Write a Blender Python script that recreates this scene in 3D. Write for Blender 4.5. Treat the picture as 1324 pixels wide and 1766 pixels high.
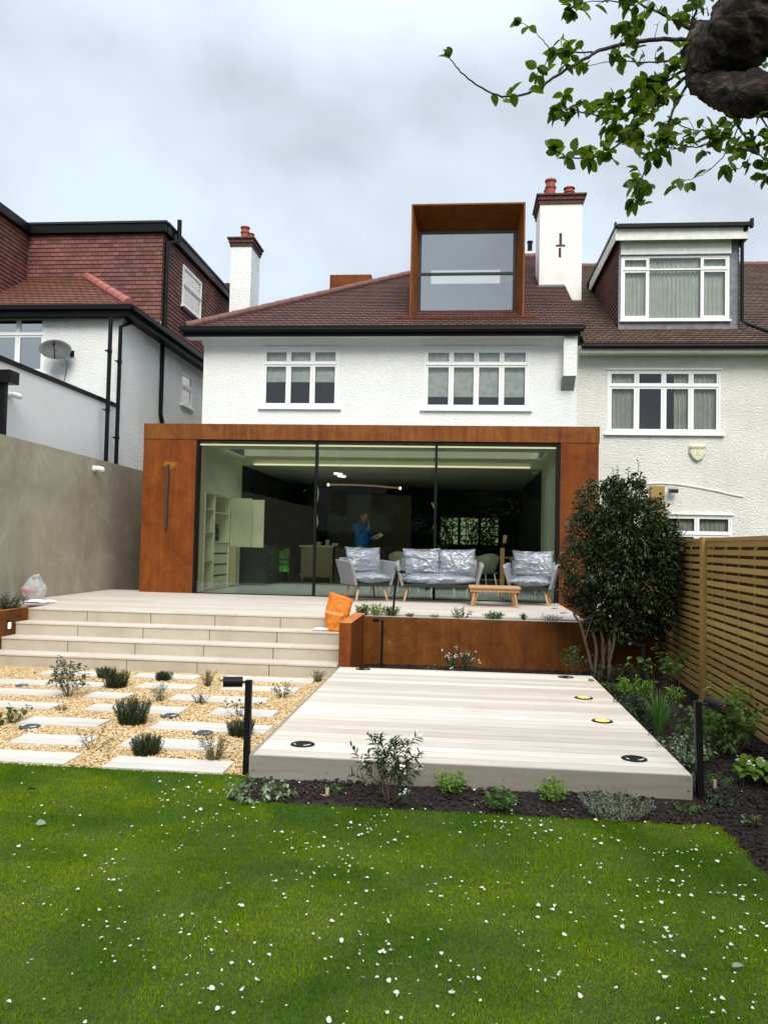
import bpy, math, random
import numpy as np
from mathutils import Vector, Matrix
for _o in list(bpy.data.objects): bpy.data.objects.remove(_o)
S = bpy.context.scene; COL = S.collection
rad = math.radians
# ------------------------------------------------------------------ camera, world, sun, exposure
F_PX, YAW, PIT, ROL = 1399.5, .0951, .0401, .0217
CAM = np.array([0, -14.443, 1.6])
_f = np.array([-math.sin(YAW)*math.cos(PIT), math.cos(YAW)*math.cos(PIT), math.sin(PIT)])
_r = np.array([math.cos(YAW), math.sin(YAW), 0]); _u = np.cross(_r, _f)
RT = math.cos(ROL)*_r + math.sin(ROL)*_u; UP = -math.sin(ROL)*_r + math.cos(ROL)*_u
cd = bpy.data.cameras.new('camera'); cam = bpy.data.objects.new('camera', cd); COL.objects.link(cam)
cd.sensor_fit = 'VERTICAL'; cd.sensor_height = 36; cd.sensor_width = 36; cd.lens = F_PX/1766*36
cd.clip_start = .05; cd.clip_end = 2000
cam.matrix_world = Matrix(((RT[0], UP[0], -_f[0], CAM[0]), (RT[1], UP[1], -_f[1], CAM[1]), (RT[2], UP[2], -_f[2], CAM[2]), (0, 0, 0, 1)))
S.camera = cam
SUN_EL, SUN_AZ = rad(44), rad(168)          # azimuth clockwise from +Y
w = bpy.data.worlds.new('World'); S.world = w; w.use_nodes = True
nt = w.node_tree; nt.nodes.clear()
def nd(t, typ, **k):
    n = t.nodes.new(typ)
    for a, b in k.items():
        if a.startswith('i_'):
            n.inputs[int(a[2:])].default_value = b
        else: setattr(n, a, b)
    return n
def ln(t, a, ao, b, bi): t.links.new(a.outputs[ao], b.inputs[bi])
out = nd(nt, 'ShaderNodeOutputWorld'); bg = nd(nt, 'ShaderNodeBackground'); bg.inputs[1].default_value = .1
sky = nd(nt, 'ShaderNodeTexSky', sky_type='NISHITA', sun_disc=False, sun_elevation=SUN_EL, sun_rotation=SUN_AZ)
tc = nd(nt, 'ShaderNodeTexCoord'); sep = nd(nt, 'ShaderNodeSeparateXYZ'); ln(nt, tc, 'Generated', sep, 0)
def wm(op, a, b, clamp=False):
    n = nd(nt, 'ShaderNodeMath', operation=op, use_clamp=clamp)
    for i, x in enumerate((a, b)):
        if isinstance(x, (int, float)): n.inputs[i].default_value = x
        elif x is not None: nt.links.new(x, n.inputs[i])
    return n.outputs[0]
zc = wm('MAXIMUM', sep.outputs[2], 0.0); den = wm('ADD', zc, .55)
cx = wm('DIVIDE', sep.outputs[0], den); cy = wm('DIVIDE', sep.outputs[1], den)
cmb = nd(nt, 'ShaderNodeCombineXYZ'); nt.links.new(cx, cmb.inputs[0]); nt.links.new(cy, cmb.inputs[1])
nz = nd(nt, 'ShaderNodeTexNoise'); nz.inputs['Scale'].default_value = 2.6; nz.inputs['Detail'].default_value = 5; nz.inputs['Roughness'].default_value = .48; nz.inputs['Distortion'].default_value = .1
ln(nt, cmb, 0, nz, 'Vector')
cr = nd(nt, 'ShaderNodeValToRGB'); ln(nt, nz, 0, cr, 0)
e = cr.color_ramp.elements
e[0].position = .38; e[0].color = (.49, .535, .61, 1); e[1].position = .60; e[1].color = (.66, .76, .84, 1)
m_ = cr.color_ramp.elements.new(.48); m_.color = (.58, .66, .74, 1)
# an overcast sky is brighter overhead than near the horizon
up_ = wm('MULTIPLY', wm('SUBTRACT', zc, .50, True), 3.4); gain = wm('ADD', up_, 1.0)
gain10 = wm('MULTIPLY', gain, 10.0)
vm = nd(nt, 'ShaderNodeVectorMath', operation='SCALE'); ln(nt, cr, 0, vm, 0); nt.links.new(gain10, vm.inputs['Scale'])
mx = nd(nt, 'ShaderNodeMix', data_type='RGBA'); mx.inputs[0].default_value = .94
ln(nt, sky, 0, mx, 'A'); ln(nt, vm, 0, mx, 'B'); 
nt.links.new([o for o in mx.outputs if o.type == 'RGBA'][0], bg.inputs[0]); ln(nt, bg, 0, out, 0)
sl = bpy.data.lights.new('sun', 'SUN'); sun = bpy.data.objects.new('sun', sl); COL.objects.link(sun)
sl.energy = 2.7; sl.angle = rad(32); sl.color = (1, .93, .82)
_sd = Vector((math.sin(SUN_AZ)*math.cos(SUN_EL), math.cos(SUN_AZ)*math.cos(SUN_EL), math.sin(SUN_EL)))
sun.rotation_euler = _sd.to_track_quat('Z', 'Y').to_euler()
S.view_settings.view_transform = 'Standard'; S.view_settings.look = 'None'; S.view_settings.exposure = .35; S.view_settings.gamma = 1
S.cycles.max_bounces = 8; S.cycles.transparent_max_bounces = 24; S.cycles.diffuse_bounces = 4; S.cycles.glossy_bounces = 3
S.cycles.caustics_reflective = False; S.cycles.caustics_refractive = False
S.cycles.use_denoising = True

# ------------------------------------------------------------------ helpers
def at(px, py, x=None, y=None, z=None):
    """the place in the garden that a point of the photograph shows, on a known plane"""
    d = _f + RT*(px-662)/F_PX - UP*(py-883)/F_PX
    t = (x-CAM[0])/d[0] if x is not None else (y-CAM[1])/d[1] if y is not None else (z-CAM[2])/d[2]
    return Vector(CAM + t*d)
ORG = {}
def kids(o): return [c for c in bpy.data.objects if c.parent == o]
def thing(name, label, cat, loc=(0, 0, 0), rz=0, group=None, local=False):
    o = bpy.data.objects.new(name, None); COL.objects.link(o); o.location = loc; o.rotation_euler = (0, 0, rz)
    o.empty_display_size = .1
    tag(o, label, cat, group); ORG[o.name] = Vector((0, 0, 0)) if (local or rz) else Vector(loc); return o
def tag(o, label=None, cat=None, group=None, kind=None):
    if label: o['label'] = label
    if cat: o['category'] = cat
    if group: o['group'] = group
    if kind: o['kind'] = kind
    return o
def dup(root, loc, rz=0, label=None, scale=None):
    r = root.copy(); COL.objects.link(r); r.location = loc; r.rotation_euler = (0, 0, rz)
    if scale: r.scale = (scale,)*3 if not hasattr(scale, '__len__') else scale
    if label: r['label'] = label
    for ch in list(root.children):
        c = ch.copy(); COL.objects.link(c); c.parent = r
        for g in ch.children:
            d = g.copy(); COL.objects.link(d); d.parent = c
    return r
class MB:
    def __init__(s): s.v = []; s.f = []; s.uv = {}; s.mi = []
    def add(s, vs, fs, T=None, mi=0):
        n = len(s.v)
        for p in vs: s.v.append(tuple(T(*p)) if T else tuple(p))
        for f in fs: s.f.append(tuple(i+n for i in f)); s.mi.append(mi)
    def box(s, x0, x1, y0, y1, z0, z1, T=None, mi=0):
        s.add([(x, y, z) for z in (z0, z1) for y in (y0, y1) for x in (x0, x1)],
              [(0, 2, 3, 1), (4, 5, 7, 6), (0, 1, 5, 4), (2, 6, 7, 3), (0, 4, 6, 2), (1, 3, 7, 5)], T, mi); return s
    def quad(s, a, b, c, d, uv=None, T=None, mi=0):
        s.add([a, b, c, d], [(0, 1, 2, 3)], T, mi)
        if uv: s.uv[len(s.f)-1] = uv
        return s
    def prism(s, pts, axis, a, b, T=None, mi=0):
        """polygon pts (2D) extruded along axis ('x','y','z') from a to b"""
        n = len(pts)
        def P(p, q): return {'x': (q, p[0], p[1]), 'y': (p[0], q, p[1]), 'z': (p[0], p[1], q)}[axis]
        s.add([P(p, a) for p in pts]+[P(p, b) for p in pts],
              [tuple(range(n))[::-1], tuple(range(n, 2*n))]+[(i, (i+1) % n, (i+1) % n+n, i+n) for i in range(n)], T, mi); return s
    def tube(s, pts, r, n=8, cap=True, T=None, mi=0):
        pts = [Vector(p) for p in pts]; rs = r if hasattr(r, '__len__') else [r]*len(pts)
        vs = []; fs = []; prev = None
        for i, p in enumerate(pts):
            d = (pts[min(i+1, len(pts)-1)]-pts[max(i-1, 0)])
            d = d.normalized() if d.length > 1e-9 else Vector((0, 0, 1))
            if prev is None:
                a = d.cross(Vector((0, 0, 1)))
                if a.length < .01: a = d.cross(Vector((1, 0, 0)))
            else: a = prev-d*prev.dot(d)
            if a.length < 1e-6: a = d.orthogonal()
            a.normalize(); prev = a; b = d.cross(a)
            for k in range(n):
                t = 2*math.pi*k/n; vs.append(p+(a*math.cos(t)+b*math.sin(t))*rs[i])
        for i in range(len(pts)-1):
            for k in range(n):
                fs.append((i*n+k, i*n+(k+1) % n, (i+1)*n+(k+1) % n, (i+1)*n+k))
        if cap: fs += [tuple(range(n))[::-1], tuple(range((len(pts)-1)*n, len(pts)*n))]
        s.add(vs, fs, T, mi); return s
    def lathe(s, prof, c=(0, 0, 0), n=16, T=None, mi=0):
        vs = []; fs = []
        for r, z in prof:
            for k in range(n):
                t = 2*math.pi*k/n; vs.append((c[0]+r*math.cos(t), c[1]+r*math.sin(t), c[2]+z))
        for i in range(len(prof)-1):
            for k in range(n): fs.append((i*n+k, i*n+(k+1) % n, (i+1)*n+(k+1) % n, (i+1)*n+k))
        fs += [tuple(range(n))[::-1], tuple(range((len(prof)-1)*n, len(prof)*n))]
        s.add(vs, fs, T, mi); return s
    def build(s, name, m, parent=None, smooth=False, bevel=0, kind=None, label=None):
        me = bpy.data.meshes.new(name); o = bpy.data.objects.new(name, me)
        off = ORG.get(parent.name, Vector((0, 0, 0))) if parent else Vector((0, 0, 0))
        me.from_pydata([(a-off[0], b-off[1], c-off[2]) for a, b, c in s.v], [], s.f)
        if s.uv:
            ul = me.uv_layers.new(name='UVMap')
            for fi, uv in s.uv.items():
                for li, c in zip(me.polygons[fi].loop_indices, uv): ul.data[li].uv = c
        ms = m if isinstance(m, (list, tuple)) else [m]
        for q in ms: me.materials.append(q)
        if len(ms) > 1: me.polygons.foreach_set('material_index', s.mi)
        if smooth: me.shade_smooth()
        COL.objects.link(o)
        if parent: o.parent = parent; ORG[o.name] = off
        if bevel:
            b = o.modifiers.new('bevel', 'BEVEL'); b.width = bevel; b.segments = 2; b.limit_method = 'ANGLE'
        if kind: o['kind'] = kind
        if label: o['label'] = label
        return o
def npmesh(name, V, Fq, m, parent=None, k=3):
    me = bpy.data.meshes.new(name); V = np.asarray(V, dtype=np.float32); Fq = np.asarray(Fq, dtype=np.int32)
    off = ORG.get(parent.name, Vector((0, 0, 0))) if parent else Vector((0, 0, 0))
    V = V-np.array(off, dtype=np.float32)
    me.vertices.add(len(V)); me.vertices.foreach_set('co', V.ravel())
    nf = len(Fq); k = Fq.shape[1]
    me.loops.add(nf*k); me.loops.foreach_set('vertex_index', Fq.ravel())
    me.polygons.add(nf); me.polygons.foreach_set('loop_start', np.arange(0, nf*k, k, dtype=np.int32))
    me.polygons.foreach_set('loop_total', np.full(nf, k, dtype=np.int32)); me.update(calc_edges=True)
    for q in (m if isinstance(m, (list, tuple)) else [m]): me.materials.append(q)
    o = bpy.data.objects.new(name, me); COL.objects.link(o)
    if parent: o.parent = parent; ORG[o.name] = off
    return o
# ------------------------------------------------------------------ materials
def newmat(name):
    m = bpy.data.materials.new(name); m.use_nodes = True; t = m.node_tree
    b = t.nodes['Principled BSDF']; return m, t, b
def coords(t, scale=(1, 1, 1), uv=False, src=None):
    c = nd(t, 'ShaderNodeTexCoord'); mp = nd(t, 'ShaderNodeMapping'); mp.inputs['Scale'].default_value = scale
    ln(t, c, src or ('UV' if uv else 'Object'), mp, 0); return mp
def noise(t, mp, scale, detail=4, rough=.6, dist=0):
    n = nd(t, 'ShaderNodeTexNoise'); n.inputs['Scale'].default_value = scale; n.inputs['Detail'].default_value = detail
    n.inputs['Roughness'].default_value = rough; n.inputs['Distortion'].default_value = dist; ln(t, mp, 0, n, 'Vector'); return n
def ramp(t, n, stops, o=0):
    r = nd(t, 'ShaderNodeValToRGB'); ln(t, n, o, r, 0); el = r.color_ramp.elements
    while len(el) > 1: el.remove(el[-1])
    el[0].position = stops[0][0]; el[0].color = tuple(stops[0][1])+(1,)
    for p, c in stops[1:]:
        x = el.new(p); x.color = tuple(c)+(1,)
    return r
def mixc(t, fac, a, b, mode='MIX'):
    n = nd(t, 'ShaderNodeMix', data_type='RGBA', blend_type=mode)
    for i, x in ((0, fac), ('A', a), ('B', b)):
        s = n.inputs[0] if i == 0 else [q for q in n.inputs if q.name == i and q.type == 'RGBA'][0]
        if isinstance(x, (int, float)): s.default_value = x
        elif isinstance(x, tuple): s.default_value = x+(1,) if len(x) == 3 else x
        else: t.links.new(x, s)
    return [o for o in n.outputs if o.type == 'RGBA'][0]
def bump(t, b, h, strength=.5, dist=.01, prev=None):
    n = nd(t, 'ShaderNodeBump'); n.inputs['Strength'].default_value = strength; n.inputs['Distance'].default_value = dist
    t.links.new(h, n.inputs['Height'])
    if prev: ln(t, prev, 0, n, 'Normal')
    ln(t, n, 0, b, 'Normal'); return n
def plain(name, c, rough=.6, metal=0, var=.12, scale=6, bs=0, spec=.5, coat=0):
    m, t, b = newmat(name); b.inputs['Roughness'].default_value = rough; b.inputs['Metallic'].default_value = metal
    b.inputs['Specular IOR Level'].default_value = spec; b.inputs['Coat Weight'].default_value = coat
    mp = coords(t); n = noise(t, mp, scale, 5)
    r = ramp(t, n, [(.3, tuple(x*(1-var) for x in c)), (.7, tuple(min(1, x*(1+var)) for x in c))]); ln(t, r, 0, b, 'Base Color')
    if bs: bump(t, b, noise(t, mp, scale*12, 4).outputs[0], bs, .004)
    return m
def render_mat(name, c1, c2, c3, bd=.012):   # rough-cast painted render
    m, t, b = newmat(name); b.inputs['Roughness'].default_value = .85; b.inputs['Specular IOR Level'].default_value = .2
    mp = coords(t, (1, 1, 1.7)); n = noise(t, mp, .5, 5, .6)
    r = ramp(t, n, [(.3, c1), (.6, c2)]); n3 = noise(t, coords(t, (3, 3, .5)), 1.2, 6, .7)
    r3 = ramp(t, n3, [(.50, (1, 1, 1)), (.75, c3)])
    ln(t, nd(t, 'ShaderNodeMixRGB'), 0, b, 'Base Color') if False else t.links.new(mixc(t, .6, r.outputs[0], r3.outputs[0], 'MULTIPLY'), b.inputs['Base Color'])
    h1 = noise(t, mp, 17, 7, .68, .15); h2 = noise(t, mp, 70, 3, .6)
    mm = nd(t, 'ShaderNodeMath', operation='MULTIPLY_ADD'); ln(t, h2, 0, mm, 0); mm.inputs[1].default_value = .3; ln(t, h1, 0, mm, 2)
    bump(t, b, mm.outputs[0], 1.0, bd); return m
M = {}
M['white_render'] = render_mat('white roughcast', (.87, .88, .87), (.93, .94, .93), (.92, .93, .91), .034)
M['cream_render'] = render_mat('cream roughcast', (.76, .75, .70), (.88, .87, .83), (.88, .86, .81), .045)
M['shaded_render'] = render_mat('shaded roughcast', (.74, .74, .72), (.82, .82, .80), (.89, .89, .87), .035)  # white roughcast with the side wall's shade put into its colour
M['smooth_white'] = plain('smooth white render', (.74, .74, .735), .8, var=.03, scale=1.5)
M['white_paint'] = plain('white paint', (.84, .85, .85), .4, var=.03, scale=4)
M['old_white'] = plain('weathered white paint', (.72, .73, .70), .55, var=.12, scale=7)
M['chimney_white'] = plain('chimney paint', (.80, .80, .77), .8, var=.07, scale=2.5, bs=.25)
M['black'] = plain('black pvc', (.006, .006, .007), .4, var=.2, spec=.15)
M['black_metal'] = plain('black powder coat', (.007, .007, .008), .5, var=.2, scale=20, spec=.15)
M['anthracite'] = plain('anthracite frame', (.02, .028, .028), .45, var=.1, spec=.25)
M['lead'] = plain('lead flashing', (.16, .17, .20), .6, var=.35, scale=9)
M['concrete_edge'] = plain('grey edge', (.30, .30, .30), .7, var=.15)
M['terracotta'] = plain('terracotta', (.30, .065, .035), .7, var=.25, scale=9)
M['brick_dark'] = plain('dark brick', (.09, .035, .028), .85, var=.6, scale=14, bs=.4)
M['ridge'] = plain('clay ridge tile', (.15, .068, .056), .75, var=.25, scale=6)
M['ridge_red'] = plain('red clay ridge tile', (.33, .11, .085), .75, var=.2, scale=6)
M['pale_wall'] = plain('pale green plaster', (.80, .79, .60), .8, var=.06, scale=1.2)
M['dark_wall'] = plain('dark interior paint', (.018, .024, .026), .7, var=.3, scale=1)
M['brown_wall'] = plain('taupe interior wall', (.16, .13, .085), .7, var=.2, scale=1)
M['dark_ceiling'] = plain('shaded plaster ceiling', (.55, .52, .42), .8, var=.08, scale=1)  # rear ceiling's lack of light is put into a duller colour
M['int_floor'] = plain('pale green resin floor', (.58, .66, .64), .25, var=.05, scale=2)
M['cabinet'] = plain('pale green cabinet', (.76, .74, .54), .5, var=.05, scale=3)
M['navy_cab'] = plain('dark teal cabinet', (.018, .032, .035), .4, var=.1, scale=3)
M['leaf_dark'] = None
def corten(name, lo, hi, streak=.5, spots=False):
    m, t, b = newmat(name); b.inputs['Roughness'].default_value = .68; b.inputs['Specular IOR Level'].default_value = .2
    mp = coords(t); n = noise(t, mp, 1.9, 9, .72, .9); r = ramp(t, n, [(.34, lo), (.64, hi)])
    n2 = noise(t, coords(t, (1, 1, .07)), 9, 6, .7); r2 = ramp(t, n2, [(.35, (.62, .55, .5)), (.65, (1.25, 1.3, 1.4))])
    c = mixc(t, streak, r.outputs[0], r2.outputs[0], 'MULTIPLY')
    n4 = noise(t, mp, 38, 4, .75); r4 = ramp(t, n4, [(.38, (.75, .72, .7)), (.62, (1.2, 1.2, 1.2))]); c = mixc(t, .5, c, r4.outputs[0], 'MULTIPLY')
    if spots:
        vo = nd(t, 'ShaderNodeTexVoronoi'); vo.inputs['Scale'].default_value = 3.2; ln(t, mp, 0, vo, 'Vector')
        rr = ramp(t, vo, [(.05, (1, 1, 1)), (.09, (0, 0, 0))]); c = mixc(t, rr.outputs[0], c, (.36, .22, .12)) if False else c
        n5 = nd(t, 'ShaderNodeMath', operation='MULTIPLY'); ln(t, rr, 0, n5, 0); n5.inputs[1].default_value = .35
        c = mixc(t, n5.outputs[0], c, (.38, .2, .1))
    t.links.new(c, b.inputs['Base Color']); bump(t, b, n4.outputs[0], .12, .002); return m
M['corten'] = corten('corten steel', (.115, .026, .003), (.205, .055, .006), .55)
M['corten_band'] = corten('corten steel fascia', (.125, .038, .007), (.225, .076, .014), .75)
M['corten_planter'] = corten('corten planter', (.085, .022, .003), (.18, .062, .008), .55, True)
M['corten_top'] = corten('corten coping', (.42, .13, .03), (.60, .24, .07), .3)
def tiles(name, c1, c2, mortar, bw, rh, ms=.02, extra=.5, moss=None):
    m, t, b = newmat(name); b.inputs['Roughness'].default_value = .8; b.inputs['Specular IOR Level'].default_value = .3
    mp = coords(t, uv=True); br = nd(t, 'ShaderNodeTexBrick'); ln(t, mp, 0, br, 'Vector')
    br.inputs['Color1'].default_value = c1+(1,); br.inputs['Color2'].default_value = c2+(1,); br.inputs['Mortar'].default_value = mortar+(1,)
    br.inputs['Scale'].default_value = 1; br.inputs['Mortar Size'].default_value = ms*rh; br.inputs['Brick Width'].default_value = bw; br.inputs['Row Height'].default_value = rh
    br.inputs['Mortar Smooth'].default_value = .1; br.offset = .5
    n = noise(t, mp, .7, 5, .6); r = ramp(t, n, [(.3, (.72, .74, .78)), (.7, (1.25, 1.2, 1.15))])
    c = mixc(t, extra, br.outputs[0], r.outputs[0], 'MULTIPLY')
    n6 = noise(t, mp, 14, 4, .7); r6 = ramp(t, n6, [(.35, (.75, .75, .75)), (.65, (1.2, 1.2, 1.2))]); c = mixc(t, .6, c, r6.outputs[0], 'MULTIPLY')
    if moss:
        nm = noise(t, mp, 22, 3, .5); rm = ramp(t, nm, [(.66, (0, 0, 0)), (.70, (1, 1, 1))]); c = mixc(t, rm.outputs[0], c, moss)
    t.links.new(c, b.inputs['Base Color']); bump(t, b, n6.outputs[0], .3, .006); return m
M['roof'] = tiles('plain clay roof tile', (.115, .050, .042), (.175, .078, .062), (.02, .012, .011), .17, .15, .10)
M['roof_old'] = tiles('old clay roof tile', (.10, .062, .040), (.18, .10, .066), (.02, .015, .012), .17, .15, .10, .8, (.30, .29, .24))
M['roof_left'] = tiles('orange clay roof tile', (.19, .075, .047), (.27, .105, .065), (.05, .025, .02), .17, .15, .1)
M['tile_hung'] = tiles('hung clay tile', (.12, .052, .046), (.225, .092, .078), (.07, .030, .028), .17, .10, .07, .7)
def planks(name, c1, c2, streak_dir=0, dirt=.5, rough=.55):
    m, t, b = newmat(name); b.inputs['Roughness'].default_value = rough
    g = nd(t, 'ShaderNodeNewGeometry'); r0 = ramp(t, g, [(0, c1), (1, c2)], 'Random Per Island')
    sc = (1.2, 16, 16) if streak_dir == 0 else (16, 1.2, 16)
    n = noise(t, coords(t, sc), 1.6, 6, .65, .3); r = ramp(t, n, [(.3, (.78, .76, .74)), (.62, (1.06, 1.06, 1.06))])
    c = mixc(t, dirt, r0.outputs[0], r.outputs[0], 'MULTIPLY')
    n2 = noise(t, coords(t, (1, 3, 1)), 1.1, 6, .6); r2 = ramp(t, n2, [(.55, (1, 1, 1)), (.75, (.80, .74, .68))]); c = mixc(t, .5, c, r2.outputs[0], 'MULTIPLY')
    t.links.new(c, b.inputs['Base Color']); bump(t, b, n.outputs[0], .1, .002); return m
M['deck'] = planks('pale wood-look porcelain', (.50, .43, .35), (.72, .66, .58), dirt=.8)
M['deck_side'] = planks('shaded wood-look fascia', (.25, .238, .205), (.28, .268, .23), 0, .8)  # deck planks again, shade of the upright faces put into a darker colour
M['paving'] = planks('pale stone paving', (.52, .455, .385), (.61, .55, .475), 0, .45)
M['paver'] = planks('limed timber slab', (.52, .49, .44), (.64, .61, .56), 0, .8)
M['wood'] = planks('golden hardwood', (.42, .24, .11), (.52, .31, .15), 1, .5)
M['wood_pale'] = planks('pale oak', (.44, .36, .20), (.50, .42, .25), 1, .4)
M['fence'] = planks('treated softwood', (.30, .175, .045), (.46, .29, .085), 1, .7, .7)
M['fence_back'] = plain('stained fence backing', (.13, .065, .020), .8, var=.3)
M['stone'] = None
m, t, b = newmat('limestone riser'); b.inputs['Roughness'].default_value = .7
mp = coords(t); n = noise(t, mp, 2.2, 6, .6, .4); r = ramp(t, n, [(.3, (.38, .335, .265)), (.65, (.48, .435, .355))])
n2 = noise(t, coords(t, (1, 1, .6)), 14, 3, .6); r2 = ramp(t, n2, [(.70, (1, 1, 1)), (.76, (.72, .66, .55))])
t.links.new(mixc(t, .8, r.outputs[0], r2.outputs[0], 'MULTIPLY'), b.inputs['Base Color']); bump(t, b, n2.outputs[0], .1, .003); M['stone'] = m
m, t, b = newmat('taupe plaster wall'); b.inputs['Roughness'].default_value = .75; b.inputs['Specular IOR Level'].default_value = .25
mp = coords(t, (1, .7, 1)); n = noise(t, mp, 1.1, 8, .62, 1.2); r = ramp(t, n, [(.25, (.25, .22, .16)), (.5, (.325, .295, .22)), (.75, (.41, .375, .285))])
n2 = noise(t, coords(t, (1, 1.2, .8)), 2.6, 6, .65, 1.4); r2 = ramp(t, n2, [(.35, (.84, .83, .82)), (.65, (1.08, 1.08, 1.07))])
t.links.new(mixc(t, .7, r.outputs[0], r2.outputs[0], 'MULTIPLY'), b.inputs['Base Color']); bump(t, b, n.outputs[0], .12, .006); M['plaster'] = m
def island(name, cols, rough=.6, trans=0, bs=0, spec=.4, patch=None, turf=False):
    m, t, b = newmat(name); b.inputs['Roughness'].default_value = rough; b.inputs['Specular IOR Level'].default_value = spec
    g = nd(t, 'ShaderNodeNewGeometry'); k = len(cols)-1
    r = ramp(t, g, [(i/k, c) for i, c in enumerate(cols)], 'Random Per Island'); c = r.outputs[0]
    if patch:
        n = noise(t, coords(t), patch[0], 3, .55, .4); rp = ramp(t, n, [(patch[3] if len(patch) > 3 else .38, patch[1]), (patch[4] if len(patch) > 4 else .62, patch[2])]); c = mixc(t, 1.0, c, rp.outputs[0], 'MULTIPLY')
    if turf:      # the lawn is laid in rolls that differ a little
        tb_ = nd(t, 'ShaderNodeTexBrick'); ln(t, coords(t), 0, tb_, 'Vector'); tb_.inputs['Scale'].default_value = 1; tb_.inputs['Brick Width'].default_value = 2.1; tb_.inputs['Row Height'].default_value = .62
        tb_.inputs['Color1'].default_value = (.72, .80, .8, 1); tb_.inputs['Color2'].default_value = (1.2, 1.12, 1.0, 1); tb_.inputs['Mortar'].default_value = (.8, .8, .7, 1); tb_.inputs['Mortar Size'].default_value = .02; tb_.inputs['Mortar Smooth'].default_value = 1
        c = mixc(t, .75, c, tb_.outputs[0], 'MULTIPLY')
    t.links.new(c, b.inputs['Base Color'])
    if trans:
        tr = nd(t, 'ShaderNodeBsdfTranslucent'); t.links.new(mixc(t, 1.0, c, (1.1, 1.5, .5), 'MULTIPLY'), tr.inputs[0])
        ms = nd(t, 'ShaderNodeMixShader'); ms.inputs[0].default_value = trans; ln(t, b, 0, ms, 1); ln(t, tr, 0, ms, 2)
        ln(t, ms, 0, t.nodes['Material Output'], 0)
    return m
M['grass'] = island('grass blade', [(.055, .135, .001), (.092, .19, .002), (.130, .235, .003), (.165, .26, .008), (.23, .28, .02)], 1.0, .3, spec=0.0, patch=(1.3, (.55, .72, .6), (1.35, 1.15, .9)), turf=True)
M['gravel'] = island('golden gravel', [(.50, .33, .14), (.62, .43, .20), (.70, .54, .31), (.42, .26, .11), (.74, .62, .42)], .75)
M['mulch'] = island('bark chip', [(.008, .004, .003), (.018, .009, .006), (.035, .016, .010), (.006, .003, .003)], .8)
M['petal'] = island('white petal', [(.66, .66, .60), (.60, .56, .50), (.74, .74, .70)], .5, .2)
M['stem_brown'] = plain('plant stem', (.085, .055, .03), .8, var=.3, scale=20)
M['stem_rosemary'] = plain('rosemary stem', (.03, .04, .018), .8)
M['stem_green'] = plain('green plant stem', (.10, .13, .04), .7, var=.3, scale=20)
M['trunk'] = plain('shrub bark', (.060, .045, .030), .85, var=.4, scale=14, bs=.5)
m, t, b = newmat('gnarled apple bark'); b.inputs['Roughness'].default_value = .9
mp = coords(t, (1, 1, 1)); n = noise(t, coords(t, (.45, 1, 1)), 13, 9, .72, 2.6); r = ramp(t, n, [(.38, (.008, .005, .004)), (.48, (.045, .028, .018)), (.57, (.12, .085, .06)), (.68, (.36, .29, .22))])
ln(t, r, 0, b, 'Base Color'); bump(t, b, n.outputs[0], 1, .09); M['bark'] = m
def leafm(name, cols, tr=.25, rough=.45): M[name] = island(name, cols, rough, tr, spec=.22)
leafm('leaf_shrub', [(.010, .018, .006), (.020, .034, .010), (.036, .056, .018), (.075, .09, .045)], .12, .32)
leafm('leaf_rosemary', [(.022, .040, .012), (.04, .065, .022), (.07, .09, .035)], .15, .6)
leafm('leaf_green', [(.035, .075, .018), (.06, .12, .028), (.09, .16, .04)])
leafm('leaf_lime', [(.10, .18, .02), (.16, .26, .035), (.21, .31, .06)], .3)
leafm('leaf_astilbe', [(.05, .09, .018), (.09, .15, .03), (.14, .21, .05)], .3)
leafm('leaf_silver', [(.12, .15, .11), (.20, .24, .19), (.28, .32, .27)], .2, .6)
leafm('leaf_olive', [(.07, .085, .04), (.11, .13, .06), (.17, .19, .10)], .2, .55)
leafm('leaf_deep', [(.014, .035, .014), (.026, .055, .022), (.04, .08, .035)], .2, .4)
leafm('leaf_var', [(.06, .11, .04), (.12, .17, .08), (.36, .40, .28)], .25)
leafm('leaf_blade', [(.05, .12, .03), (.09, .18, .05), (.12, .22, .08)], .3)
leafm('leaf_purple', [(.035, .022, .022), (.05, .04, .03), (.03, .05, .022)], .1)
leafm('leaf_apple', [(.045, .072, .006), (.08, .12, .011), (.13, .17, .02)], .5, .5)
leafm('blossom', [(.80, .74, .72), (.88, .84, .82), (.75, .60, .60)], .2, .6)
M['fabric'] = plain('woven grey rope', (.22, .225, .24), .9, var=.15, scale=60, bs=.6)
M['cushion'] = plain('grey cushion', (.15, .165, .19), .9, var=.1, scale=30)
m, t, b = newmat('clear plastic wrap')
mp = coords(t, (1, 1, 1)); n = noise(t, coords(t, (1, 1, 2.2)), 2.0, 2, .45, 1.4); n2 = noise(t, coords(t, (1, 1, 2.5)), 4.5, 1, .4, 1.5)
gl = nd(t, 'ShaderNodeBsdfGlossy'); gl.inputs['Roughness'].default_value = .2; gl.inputs[0].default_value = (.9, .93, .97, 1)
df = nd(t, 'ShaderNodeBsdfDiffuse'); df.inputs[0].default_value = (.56, .60, .66, 1)
tr = nd(t, 'ShaderNodeBsdfTransparent'); tr.inputs[0].default_value = (.93, .95, .97, 1)
bp = nd(t, 'ShaderNodeBump'); bp.inputs['Strength'].default_value = 1; bp.inputs['Distance'].default_value = .10
ad = nd(t, 'ShaderNodeMath', operation='MULTIPLY_ADD'); ln(t, n2, 0, ad, 0); ad.inputs[1].default_value = .35; ln(t, n, 0, ad, 2); ln(t, ad, 0, bp, 'Height')
ln(t, bp, 0, gl, 'Normal'); ln(t, bp, 0, df, 'Normal')
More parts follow.
